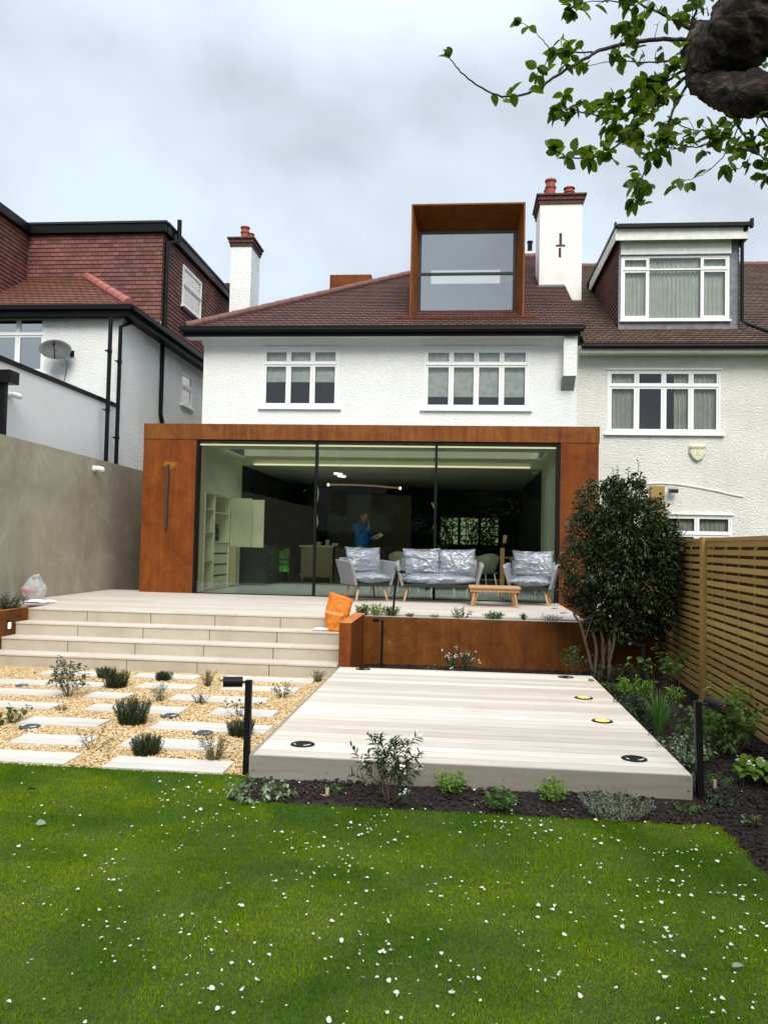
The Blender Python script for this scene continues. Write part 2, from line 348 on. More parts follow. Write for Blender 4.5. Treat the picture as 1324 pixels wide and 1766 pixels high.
rr = ramp(t, n, [(.42, (.16,)*3), (.54, (.24,)*3), (.60, (.50,)*3), (.66, (.22,)*3)])
m1 = nd(t, 'ShaderNodeMixShader'); ln(t, rr, 0, m1, 0); ln(t, tr, 0, m1, 1); ln(t, df, 0, m1, 2)
m2 = nd(t, 'ShaderNodeMixShader'); m2.inputs[0].default_value = .055; ln(t, m1, 0, m2, 1); ln(t, gl, 0, m2, 2); ln(t, m2, 0, t.nodes['Material Output'], 0); M['wrap'] = m
def bagmat(name, c, tint, al):
    m, t, b = newmat(name); b.inputs['Roughness'].default_value = .28; mp = coords(t); n = noise(t, mp, 9, 5, .6, 2.2)
    r = ramp(t, n, [(.3, tuple(x*.75 for x in c)), (.7, c)]); ln(t, r, 0, b, 'Base Color'); bump(t, b, n.outputs[0], .9, .03)
    tl = nd(t, 'ShaderNodeBsdfTranslucent'); tl.inputs[0].default_value = tint+(1,); a = nd(t, 'ShaderNodeMixShader'); a.inputs[0].default_value = .3; ln(t, b, 0, a, 1); ln(t, tl, 0, a, 2)
    if al < 1:
        tp = nd(t, 'ShaderNodeBsdfTransparent'); c2 = nd(t, 'ShaderNodeMixShader'); c2.inputs[0].default_value = al; ln(t, tp, 0, c2, 1); ln(t, a, 0, c2, 2); a = c2
    ln(t, a, 0, t.nodes['Material Output'], 0); return m
M['bag_orange'] = bagmat('orange plastic', (.95, .30, .02), (1, .4, .05), 1)
M['bag_white'] = bagmat('thin white plastic', (.75, .76, .74), (.8, .8, .8), .62)
def glass(name, tint, refl=.10, rough=0.0, wob=0):
    m, t, b = newmat(name); t.nodes.remove(b)
    tr = nd(t, 'ShaderNodeBsdfTransparent'); tr.inputs[0].default_value = tint+(1,)
    gl = nd(t, 'ShaderNodeBsdfGlossy'); gl.inputs['Roughness'].default_value = rough; gl.inputs[0].default_value = (1, 1, 1, 1)
    fr = nd(t, 'ShaderNodeFresnel'); fr.inputs[0].default_value = 1.5
    a = nd(t, 'ShaderNodeMath', operation='MULTIPLY_ADD', use_clamp=True); ln(t, fr, 0, a, 0); a.inputs[1].default_value = 1.0; a.inputs[2].default_value = refl
    if wob:
        bp = nd(t, 'ShaderNodeBump'); bp.inputs['Strength'].default_value = wob; bp.inputs['Distance'].default_value = .02
        ln(t, noise(t, coords(t), 1.2, 2), 0, bp, 'Height'); ln(t, bp, 0, gl, 'Normal')
    ms = nd(t, 'ShaderNodeMixShader'); ln(t, a, 0, ms, 0); ln(t, tr, 0, ms, 1); ln(t, gl, 0, ms, 2); ln(t, ms, 0, t.nodes['Material Output'], 0); return m
M['glass_big'] = glass('green tinted glazing', (.88, .95, .86), .018, 0, .03)
M['glass'] = glass('window glass', (.92, .95, .93), .035, 0, .15)
M['glass_sky'] = glass('coated window glass', (.70, .76, .76), .34, 0, .05)
M['lens'] = glass('lamp lens', (.8, .8, .8), .2)
def emit(name, c, s):
    m, t, b = newmat(name); b.inputs['Base Color'].default_value = (.8, .8, .8, 1); b.inputs['Emission Color'].default_value = c+(1,); b.inputs['Emission Strength'].default_value = s; return m
M['led'] = emit('led strip', (1, .93, .62), .6); M['led_dim'] = emit('deck light glow', (1, .74, .16), .62); M['led_dim'].node_tree.nodes['Principled BSDF'].inputs['Base Color'].default_value = (.35, .28, .08, 1); M['led_white'] = emit('spot glow', (1, .95, .8), 2.0)
M['curtain'] = plain('net curtain', (.84, .87, .80), .9, var=.1, scale=5); M['curtain2'] = plain('beige curtain', (.62, .62, .55), .9, var=.15, scale=5)
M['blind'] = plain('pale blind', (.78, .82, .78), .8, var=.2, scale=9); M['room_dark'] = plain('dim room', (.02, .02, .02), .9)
M['skin'] = plain('skin', (.58, .32, .24), .5, var=.08, scale=12); M['blue_top'] = plain('blue sweatshirt', (.015, .16, .55), .85, var=.12, scale=9)
M['trousers'] = plain('dark trousers', (.012, .013, .018), .85); M['hair'] = plain('short brown hair', (.07, .045, .03), .8); M['paper'] = plain('paper', (.92, .85, .82), .7, var=.03)
M['hivis'] = plain('hi-vis lime', (.22, .75, .03), .6, var=.15, scale=8); M['reflect'] = plain('reflective tape', (.10, .22, .20), .3, metal=.3)
M['copper'] = plain('copper pendant', (.45, .18, .07), .3, metal=.8); M['polystyrene'] = plain('polystyrene', (.86, .86, .86), .8, var=.03)
M['red_ink'] = plain('red print', (.62, .02, .02), .5); M['ink'] = plain('dark print', (.03, .03, .04), .5); M['pale_ink'] = plain('pale print', (.95, .62, .30), .5)
M['alarm'] = plain('cream alarm box', (.66, .64, .46), .45, var=.06); M['white_cable'] = plain('white cable', (.8, .8, .78), .5)
M['chair_shell'] = plain('putty shell', (.24, .24, .19), .6)
M['slate'] = plain('slate grey plastic', (.05, .053, .06), .6, var=.2, scale=12)
M['dish'] = plain('grey mesh dish', (.055, .06, .06), .6, var=.1)
M['lawn_base'] = None
# ------------------------------------------------------------------ ground and garden structure
TZ = .64; rng = np.random.default_rng(7); R = random.Random(5)
m, t, b = newmat('turf soil'); b.inputs['Roughness'].default_value = .95; mp = coords(t)
r = ramp(t, noise(t, mp, 1.6, 4, .6), [(.35, (.018, .040, .002)), (.65, (.045, .075, .004))]); ln(t, r, 0, b, 'Base Color'); bump(t, b, noise(t, mp, 120, 3).outputs[0], .8, .01); M['lawn_base'] = m
m, t, b = newmat('gravel base'); b.inputs['Roughness'].default_value = .95; mp = coords(t)
r = ramp(t, noise(t, mp, 70, 3), [(.35, (.30, .19, .08)), (.65, (.62, .45, .24))]); ln(t, r, 0, b, 'Base Color'); M['gravel_base'] = m
m, t, b = newmat('bark mulch base'); b.inputs['Roughness'].default_value = .95; mp = coords(t)
nn = noise(t, mp, 60, 4, .7); r = ramp(t, nn, [(.35, (.005, .003, .002)), (.7, (.018, .009, .006))]); ln(t, r, 0, b, 'Base Color'); bump(t, b, nn.outputs[0], 1, .02); M['mulch_base'] = m
mb = MB(); mb.quad((-400, -400, -.35), (400, -400, -.35), (400, 600, -.35), (-400, 600, -.35)); tag(mb.build('ground', M['lawn_base']), kind='structure')
def slab(name, pts, z, m, z0=-.34):
    mb = MB(); mb.prism(pts, 'z', z0, z); return tag(mb.build(name, m), kind='structure')
LY = -8.93                                            # lawn meets gravel
slab('lawn', [(-7.3, LY), (-1.42, LY), (-1.40, -9.02), (-1.38, -9.47), (1.52, -9.50), (1.56, -24), (-7.3, -24)], .0, M['lawn_base'])
slab('gravel_bed', [(-6.6, LY+.004), (-6.6, -4.7), (-1.40, -4.7), (-1.412, LY+.004)], -.004, M['gravel_base'])
slab('soil_bed', [(-1.405, -4.85), (-1.40, -3.6), (1.60, -3.6), (1.60, .3), (2.75, .3), (2.75, -24), (1.565, -24), (1.525, -9.505), (-1.378, -9.475), (-1.395, -9.01)], -.002, M['mulch_base'])
slab('neighbour_ground', [(2.76, -24), (14, -24), (14, 3.3), (2.76, 3.3)], .12, M['lawn_base'])
slab('side_path', [(-6.59, .45), (-5.86, .45), (-5.86, 11), (-6.59, 11)], .1, M['concrete_edge'])
# terrace paving laid in long planks
mb = MB(); y = -3.91+.13; rows = []
while y < .44:
    y1 = min(y+.2, .44); x = -5.8 if y < -3.0 else -6.59; x += -R.random()*.0; xe = -1.43 if y < -3.2 else 1.70
    xs = [x]; cut = x+R.uniform(.3, 1.1)
    while cut < xe-.15: xs.append(cut); cut += 1.18
    xs.append(xe)
    ymax = y1 if True else 0
    for a, c in zip(xs, xs[1:]):
        if y1 > .0:                                      # paving stops at the glazing, runs on beside the extension
            if a < -5.87: mb.box(a, min(c, -5.87)-.003, y, ymax-.004, TZ-.03, TZ)
            if c > -5.87 and y < 0: mb.box(max(a, -5.865), c-.003, y, -.005, TZ-.03, TZ)
        else: mb.box(a, c-.003, y, y1-.004, TZ-.03, TZ)
    y += .2
ter = mb.build('terrace_paving', M['paving'], bevel=0); tag(ter, kind='structure')
mb = MB(); mb.box(-6.58, 1.69, -3.2, .43, -.3, TZ-.034); mb.box(-5.8, -1.46, -3.85, -3.2, -.3, TZ-.034)
tag(mb.build('terrace_base', M['concrete_edge']), kind='structure')
# steps
st = thing('garden_steps', 'four broad pale stone steps rising from the gravel to the terrace', 'steps', (-3.6, -4.87, 0))
RY = [-4.87, -4.55, -4.23, -3.91]
for k, yk in enumerate(RY):
    z1 = .16*(k+1)-.024; z0 = .16*k-(.16 if k == 0 else .03)
    nxt = RY[k+1] if k < 3 else -3.91+.13
    mb = MB(); x0 = -8.2 if k == 0 else (-6.8 if k < 1 else -5.8)
    if k == 1: x0 = -5.8
    x0 = {0: -6.59, 1: -5.8, 2: -5.8, 3: -5.8}[k]
    xs = [x0]+[q for q in [-4.885+.88*i+(-.03*k) for i in range(-2, 5)] if x0+.1 < q < -1.5]+[-1.425]
    for a, c in zip(xs, xs[1:]): mb.box(a, c-.009, yk+.012, yk+.035, z0, z1)
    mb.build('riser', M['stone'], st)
    mb = MB()
    xs = [x0]+[q+.02 for q in [-4.70+.88*i for i in range(-2, 5)] if x0+.1 < q < -1.5]+[-1.425]
    for a, c in zip(xs, xs[1:]):
        mb.box(a, c-.003, yk, nxt+(.012 if k < 3 else -.004), z1, z1+.024)
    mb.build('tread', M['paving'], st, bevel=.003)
mb = MB()
for k in range(4): mb.box({0: -6.58}.get(k, -5.79), -1.44, RY[k]+.037, -3.5, -.3 if k == 0 else .16*k-.03, .16*(k+1)-.028)
mb.build('core', M['slate'], st)
# ------------- deck
dk = thing('raised_deck', 'low square platform of pale wood-look planks in the middle of the garden', 'deck', (.05, -6.9, 0))
X0, X1, Y0, Y1, DZ = -1.406, 1.515, -8.974, -4.89, .1523
mb = MB(); jn = MB(); y = Y0+.022
k = 0
while y < Y1-.03:
    y1 = min(y+.146, Y1-.022); jn.box(X0+.022, X1-.003, y1-.0085, y1+.0005, DZ-.02, DZ-.0016); mb.box(X0+.022, X1-.003, y, y1-.008, DZ-.02, DZ)
    y += .146; k += 1
mb.build('boards', M['deck'], dk, bevel=.0015); jn.build('joint_strips', M['black'], dk)
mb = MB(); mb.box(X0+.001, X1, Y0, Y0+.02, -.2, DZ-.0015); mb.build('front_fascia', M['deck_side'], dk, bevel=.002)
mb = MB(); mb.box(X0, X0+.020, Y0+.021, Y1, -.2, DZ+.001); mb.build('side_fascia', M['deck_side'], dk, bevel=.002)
mb = MB(); mb.box(X1-.022, X1-.002, Y0+.021, Y1, -.2, DZ-.022); mb.box(X0+.02, X1-.022, Y1-.02, Y1, -.2, DZ-.022); mb.box(X0+.021, X1-.023, Y0+.021, Y1-.021, -.2, DZ-.03); mb.build('frame', M['slate'], dk)
for (px, py) in ((1187, 1345), (1187, 1365), (1186, 1376) if False else (1186, 1364), (437, 1328), (564, 1333), (868, 1345)):
    p = at(px, py, y=Y0); mb = MB(); mb.tube([(p.x, Y0-.002, p.z), (p.x, Y0+.01, p.z)], .004, 8); mb.build('screw', M['black'], dk)
# deck lights
def ground_light(name, lab, cat, p, group, lit, r=.075, dome=0):
    t_ = thing(name, lab, cat, p, group=group)
    mb = MB(); mb.lathe([(r, -.01), (r, .004), (r*.93, .007), (r*.5 if not lit else r*.78, .0075)], p, 28); mb.build('rim', M['black_metal'] if not dome else M['slate'], t_)
    mb = MB()
    if lit: mb.lathe([(r*.70, .006), (r*.70, .010), (r*.3, .012)], p, 24); mb.build('lens', M['led_dim'], t_)
    else:
        for a0, a1 in (((200, 225), (-75, -20)) if not dome else ((150, 205), (-60, -10))):
            A = [rad(a0+(a1-a0)*i/6) for i in range(7)]
            for ra in ((.62, .76),):
                pts = [(p.x+r*ra[1]*math.cos(a), p.y+r*ra[1]*math.sin(a)) for a in A]+[(p.x+r*ra[0]*math.cos(a), p.y+r*ra[0]*math.sin(a)) for a in A[::-1]]
                mb = MB(); mb.prism(pts, 'z', p.z+.0085, p.z+.0105); mb.build('lens', M['alarm'] if not dome else M['polystyrene'], t_)
    return t_
for px, py, lit, lab in ((626, 1154, 0, 'round black light in the far left corner of the pale deck'), (975, 1168, 0, 'round black light in the far right corner of the pale deck'),
        (1006, 1204, 1, 'lit yellow deck light, the farther one along the right edge'), (1038, 1244, 1, 'lit yellow deck light, the nearer one along the right edge'),
        (1093, 1309, 0, 'round black light in the near right corner of the pale deck'), (522, 1284, 0, 'round black light in the near left corner of the pale deck')):
    p = at(px, py, z=DZ); ground_light('deck_light', lab, 'deck light', p, 'round lights set in the deck', lit, .088)
for px, py, s, lab in ((52, 1253, 1.0, 'dark grey ground light in gravel below the left pair of slabs'), (293, 1234, 1, 'dark grey ground light in gravel right of the large rosemary'), (350, 1264, 1.0, 'dark grey ground light in gravel above the lavender by the deck'),
        (389, 1173, .95, 'dark grey ground light in gravel below the spotlight head'), (38, 1182, .8, 'dark grey ground light in gravel left of the tall open shrub')):
    p = at(px, py, z=.012); ground_light('ground_light', lab, 'ground light', p, 'lights sunk in the gravel', 0, .085*s, 1)
# ------------- planters
pl = thing('steel_planter', 'long rusty corten planter behind the deck, below the sofa', 'planter', (.6, -3.6, 0))
mb = MB(); mb.box(-1.272, .42, -3.602, -3.594, -.3, TZ-.005); mb.box(.424, 2.6, -3.602, -3.594, -.3, TZ-.005); mb.build('front_panel', M['corten_planter'], pl)
mb = MB(); mb.box(-1.272, 2.6, -3.604, -3.57, TZ-.004, TZ+.004); mb.box(-1.272, 2.6, -3.24, -3.205, TZ-.006, TZ+.003); mb.build('rim', M['concrete_edge'], pl, bevel=.002)
mb = MB(); mb.box(-1.27, 2.6, -3.565, -3.245, -.3, TZ-.02); mb.build('soil', M['paving'], pl)
mb = MB(); mb.box(-1.415, -1.274, -4.87, -3.22, -.3, TZ+.02); mb.build('end_wall', M['corten'], pl, bevel=.003)
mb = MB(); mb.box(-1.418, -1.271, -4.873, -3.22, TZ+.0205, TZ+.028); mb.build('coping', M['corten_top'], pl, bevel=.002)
mb = MB(); mb.box(1.702, 1.712, -3.2, -.01, -.3, TZ-.005); mb.build('side_panel', M['corten_planter'], pl)
pl2 = thing('steel_planter', 'rusty corten planter with a lit step light beside the stone steps', 'planter', (-6.1, -4.4, 0))
mb = MB(); mb.box(-5.815, -5.806, -5.1, -3.92, -.2, TZ+.008); mb.box(-6.58, -5.806, -5.11, -5.101, -.2, TZ+.008); mb.build('panel', M['corten_planter'], pl2)
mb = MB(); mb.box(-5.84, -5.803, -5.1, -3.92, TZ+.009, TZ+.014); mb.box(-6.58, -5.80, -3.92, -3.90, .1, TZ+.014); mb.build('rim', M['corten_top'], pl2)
mb = MB(); mb.box(-6.58, -5.82, -5.095, -3.925, -.1, TZ-.03); mb.build('soil', M['mulch_base'], pl2)
p = at(16, 1078, x=-5.806)
sl_ = thing('step_light', 'small square light glowing in the side of the left planter', 'step light', (p.x, p.y, p.z))
mb = MB(); mb.box(-5.806, -5.80, p.y-.045, p.y+.045, p.z-.05, p.z+.065); mb.build('housing', M['black_metal'], sl_)
mb = MB(); mb.box(-5.7995, -5.797, p.y-.035, p.y+.035, p.z-.045, p.z+.035); mb.build('lens', emit('warm step light', (1, .85, .6), 1.0), sl_)
# ------------- boundary wall (left) and fence (right)
mb = MB(); mb.prism([(-22, -.3), (4.6, -.3), (4.6, 3.0), (1.8, 3.02), (-3.4, 3.068), (-22, 3.2)], 'x', -6.82, -6.6)
bw = mb.build('garden_wall', M['plaster']); tag(bw, 'tall taupe plastered boundary wall along the left of the garden', 'wall')
fn = thing('timber_fence', 'slatted golden timber fence with square posts along the right boundary', 'fence', (2.6, -5.4, 0))
FX = lambda y: 2.625+.035*(y+5.42)
ys = [-.8, -3.1, -5.42, -7.85, -10.3, -12.7, -15.1]
for a, c in zip(ys, ys[1:]):
    mb = MB(); xa, xc = FX(a), FX(c)
    def TT(u, q, z, a=a, c=c, xa=xa, xc=xc):
        k_ = (u)/(a-c); return (xa+(xc-xa)*k_+q, a-u, z)
    L = a-c; z = .02; i = 0
    while z < 1.70:
        o = R.uniform(-.002, .002); mb.box(.055, L-.055, -.012+o, .012+o, z, z+.052, TT); z += .0815
    mb.build('slats', M['fence'], fn, bevel=.002)
    mb = MB(); mb.box(.05, L-.05, -.02, .05, 1.705, 1.745, TT); mb.build('top_rail', M['fence'], fn, bevel=.003)
    mb = MB()
    for u in np.arange(.18, L-.1, .46): mb.box(u-.022, u+.022, .0135, .036, .0, 1.70, TT)
    mb.build('battens', M['fence'], fn)
    mb = MB(); z = .055
    while z < 1.68: mb.box(.05, L-.05, .037, .055, z-.012, z+.050, TT); z += .0815
    mb.build('rear_slats', M['fence_back'], fn)
for y in ys:
    mb = MB(); mb.box(FX(y)-.055, FX(y)+.055, y-.05, y+.05, -.2, 1.755); mb.build('post', M['fence'], fn, bevel=.004)
a = at(1122, 838, y=-3.2); c = at(1146, 838, y=-3.2)
mb = MB(); mb.box(a.x, c.x, -3.2, -3.08, -.2, a.z); tag(mb.build('timber_post', M['fence'], bevel=.005), 'tall square timber post rising behind the dark shrub', 'post')
# ------------- paving slabs in the gravel : front-left px, front-right px, label
PV = [((63, 1162), (176, 1166), 'narrow pale slab at the foot of the steps behind the open shrub'), ((225.6, 1167), (335, 1171.5), 'pale slab under the step with a dwarf rosemary on it'), ((379, 1172.6), (538, 1177), 'long pale slab under the step behind the spotlight head'),
      ((-80, 1177), (178, 1183), 'second-row slab running out of frame behind the open shrub'), ((232, 1185), (329.5, 1188), 'second-row slab between the lavender and the rosemaries'), ((377, 1189), (509.6, 1193), 'second-row slab crossed by a sprawling sapling beside the deck'),
      ((-80, 1194), (100, 1198.5), 'third-row slab at the left edge by the open shrub'), ((143, 1201.5), (213, 1204), 'shortest slab, in the third row left of the silvery sprig'), ((287, 1207), (455, 1211.6), 'third-row slab behind the small grey sprig'),
      ((-80, 1217), (88.5, 1221.5), 'fourth-row slab at the left edge above the leafy sprawler'), ((141, 1224), (308, 1230), 'fourth-row slab behind the biggest rosemary'), ((359, 1232), (469, 1235), 'fourth-row slab beside the deck behind the black post'),
      ((27.4, 1247), (166, 1253), 'fifth-row slab with a ground light at its corner'), ((254, 1256.6), (458.6, 1263), 'fifth-row slab reaching the black spotlight post'),
      ((12.5, 1280), (142, 1284.5), 'sixth-row slab left of the wispy sapling'), ((200.6, 1287), (362, 1292), 'sixth-row slab behind the small round rosemary'),
      ((-60, 1309), (112, 1315.7), 'seventh-row slab half under the lawn edge at far left'), ((171, 1324), (387, 1329.5), 'seventh-row slab at the lawn edge nearest the deck')]
for i, (a, c, lab) in enumerate(PV):
    A = at(*a, z=.018); C = at(*c, z=.018); y0 = (A.y+C.y)/2; dy = .29
    if i < 3: dy = min(.29, -4.885-y0)
    t_ = thing('paving_slab', lab, 'paving slab', (A.x, y0, 0), group='pale slabs laid in the gravel')
    o = MB(); h = dy/2-.002
    o.box(A.x, C.x, y0, y0+h, -.03, .018); o.box(A.x, C.x, y0+h+.004, y0+dy, -.03, .018)
    ob = o.build('paving_slab', M['paver'], bevel=.002); bpy.data.objects.remove(t_); tag(ob, lab, 'paving slab', 'pale slabs laid in the gravel')
SLABS = [(at(*a, z=.018).x, at(*c, z=.018).x, (at(*a, z=.018).y+at(*c, z=.018).y)/2) for a, c, _ in PV]
# gravel pebbles
def pebbles(name, m, lab, cat, n, region, zb, size, flat, seed, ico=True, elong=1.0):
    g = np.random.default_rng(seed); P = region(g, n); n = len(P)
    base = np.array([(1, 0, 0), (-1, 0, 0), (0, 1, 0), (0, -1, 0), (0, 0, 1), (0, 0, -1), (.62, .62, .45), (-.62, .62, .45), (-.62, -.62, .45), (.62, -.62, .45)])
    F = np.array([(4, 6, 7), (4, 7, 8), (4, 8, 9), (4, 9, 6), (6, 0, 2), (7, 2, 1), (8, 1, 3), (9, 3, 0), (6, 2, 7), (7, 1, 8), (8, 3, 9), (9, 0, 6)])
    V = base[None]*g.uniform(.75, 1.25, (n, 10, 1)); s = g.uniform(size[0], size[1], (n, 1, 1)); V = V*s*np.array([elong, 1, flat])
    a = g.uniform(0, 6.28, n); tl = g.normal(0, .35, n); ca, sa = np.cos(a), np.sin(a); ct, s_t = np.cos(tl), np.sin(tl)
    x, y, z = V[..., 0], V[..., 1], V[..., 2]
    x, z = x*ct[:, None]-z*s_t[:, None], x*s_t[:, None]+z*ct[:, None]
    X = x*ca[:, None]-y*sa[:, None]; Y = x*sa[:, None]+y*ca[:, None]
    V = np.stack([X+P[:, 0:1], Y+P[:, 1:2], z+P[:, 2:3]], -1).reshape(-1, 3)
    Fq = (F[None]+(np.arange(n)*10)[:, None, None]).reshape(-1, 3)
    o = npmesh(name, V, Fq, m); tag(o, lab, cat, kind='stuff'); return o
def reg_gravel(g, n):
    P = np.stack([g.uniform(-6.55, -1.42, n), g.uniform(LY-.015, -4.9, n)], 1); ok = np.ones(n, bool)
    for a, c, y0 in SLABS: ok &= ~((P[:, 0] > a+.004) & (P[:, 0] < c-.004) & (P[:, 1] > y0+.004) & (P[:, 1] < y0+.288))
    ok &= ~((P[:, 0] < -5.8) & (P[:, 1] > -5.12))
    ok |= (g.random(n) < .012) & (P[:, 0] > -6.5) & (P[:, 1] < -5.2)
    P = P[ok]; z = .003+.004*np.sin(P[:, 0]*5)*np.sin(P[:, 1]*4)+g.uniform(-.003, .006, len(P)); return np.c_[P, z]
pebbles('gravel', M['gravel'], 'loose golden gravel between the pale slabs', 'gravel', 62000, reg_gravel, 0, (.007, .013), .7, 3)
def reg_mulch(g, n):
    P = np.stack([g.uniform(-1.40, 2.62, n), g.uniform(-12.2, -3.6, n)], 1); x, y = P.T
    ok = ((y > -9.49-.0*(x)) | (x > 1.53)) & ~((x > X0-.005) & (x < X1+.005) & (y > Y0-.005) & (y < Y1+.005)) & ~((y > -4.88) & (x < -1.26))
    P = P[ok]; x, y = P.T; z = .004+.012*np.sin(x*7.3+1)*np.sin(y*6.1)+g.uniform(-.004, .010, len(P)); return np.c_[P, z]
pebbles('bark_mulch', M['mulch'], 'dark bark mulch around the deck and along the fence', 'mulch', 80000, reg_mulch, 0, (.004, .012), .35, 4, elong=1.7)
# grass blades
def grass(name, n, x0, x1, y0, y1, test, h, wd, lab, seed):
    g = np.random.default_rng(seed); P = np.stack([g.uniform(x0, x1, n), g.uniform(y0, y1, n)], 1); P = P[test(P[:, 0], P[:, 1], g)]; n = len(P)
    a = g.uniform(0, 6.28, n); ln_ = g.uniform(h[0], h[1], n)*(1+.25*np.sin(P[:, 0]*9)*np.sin(P[:, 1]*7)); lean = g.uniform(.2, 1.7, n); la = g.uniform(0, 6.28, n)
    W = g.uniform(wd[0], wd[1], n); d = np.stack([np.cos(a), np.sin(a), 0*a], 1)*W[:, None]/2
    lv = np.stack([np.cos(la), np.sin(la), 0*la], 1)
    B = np.c_[P, np.full(n, -.002)]; up = np.array([0, 0, 1.])
    m1 = B+up*(ln_*.6*np.cos(lean*.5))[:, None]+lv*(ln_*.6*np.sin(lean*.5))[:, None]
    tp = m1+up*(ln_*.4*np.cos(lean*1.3))[:, None]+lv*(ln_*.4*np.sin(lean*1.3))[:, None]
    V = np.stack([B-d, B+d, m1+d*.8, m1-d*.8, tp], 1).reshape(-1, 3); q = (np.arange(n)*5)[:, None]
    F3 = np.concatenate([q+np.array([0, 1, 2]), q+np.array([0, 2, 3]), q+np.array([3, 2, 4])])
    o = npmesh(name, V, F3, M['grass']); tag(o, lab, 'grass', kind='stuff'); return o
def lawn_test(x, y, g):
    return (((y < LY+.012+.008*np.sin(x*31)) & (x < -1.41)) | ((y < -9.0-(x+1.405)*28) & (x < -1.385)) | (y < -9.475+.012*np.sin(x*23)+.01*np.sin(x*57))) & (x < 1.54+.012*np.sin(y*29))
def wedge(x, y, g): D = y+14.44; return lawn_test(x, y, g) & (x < .50*D+.35) & (x > -.62*D-.4)
grass('grass', 620000, -4.3, 1.56, -12.2, LY+.03, wedge, (.012, .024), (.0014, .0028), 'short mown green lawn grass in the foreground', 11)
grass('grass', 60000, -6.5, 1.56, -16, LY+.02, lambda x, y, g: lawn_test(x, y, g) & ~wedge(x, y, g), (.02, .035), (.003, .005), 'short lawn grass beyond the edges of the picture', 12)
# ------------------------------------------------------------------ buildings
def holes_wall(mb, u0, u1, w0, w1, holes, T, depth=.10):
    us = sorted({u0, u1, *[h[0] for h in holes], *[h[1] for h in holes]}); ws = sorted({w0, w1, *[h[2] for h in holes], *[h[3] for h in holes]})
    for a, c in zip(us, us[1:]):
        for e_, g_ in zip(ws, ws[1:]):
            mu, mw = (a+c)/2, (e_+g_)/2
            if any(h[0] < mu < h[1] and h[2] < mw < h[3] for h in holes): continue
            mb.quad((a, 0, e_), (c, 0, e_), (c, 0, g_), (a, 0, g_), T=T)
    for a, c, e_, g_ in holes:
        mb.quad((a, 0, e_), (a, depth, e_), (a, depth, g_), (a, 0, g_), T=T); mb.quad((c, 0, e_), (c, 0, g_), (c, depth, g_), (c, depth, e_), T=T)
        mb.quad((a, 0, e_), (c, 0, e_), (c, depth, e_), (a, depth, e_), T=T); mb.quad((a, 0, g_), (a, depth, g_), (c, depth, g_), (c, 0, g_), T=T)
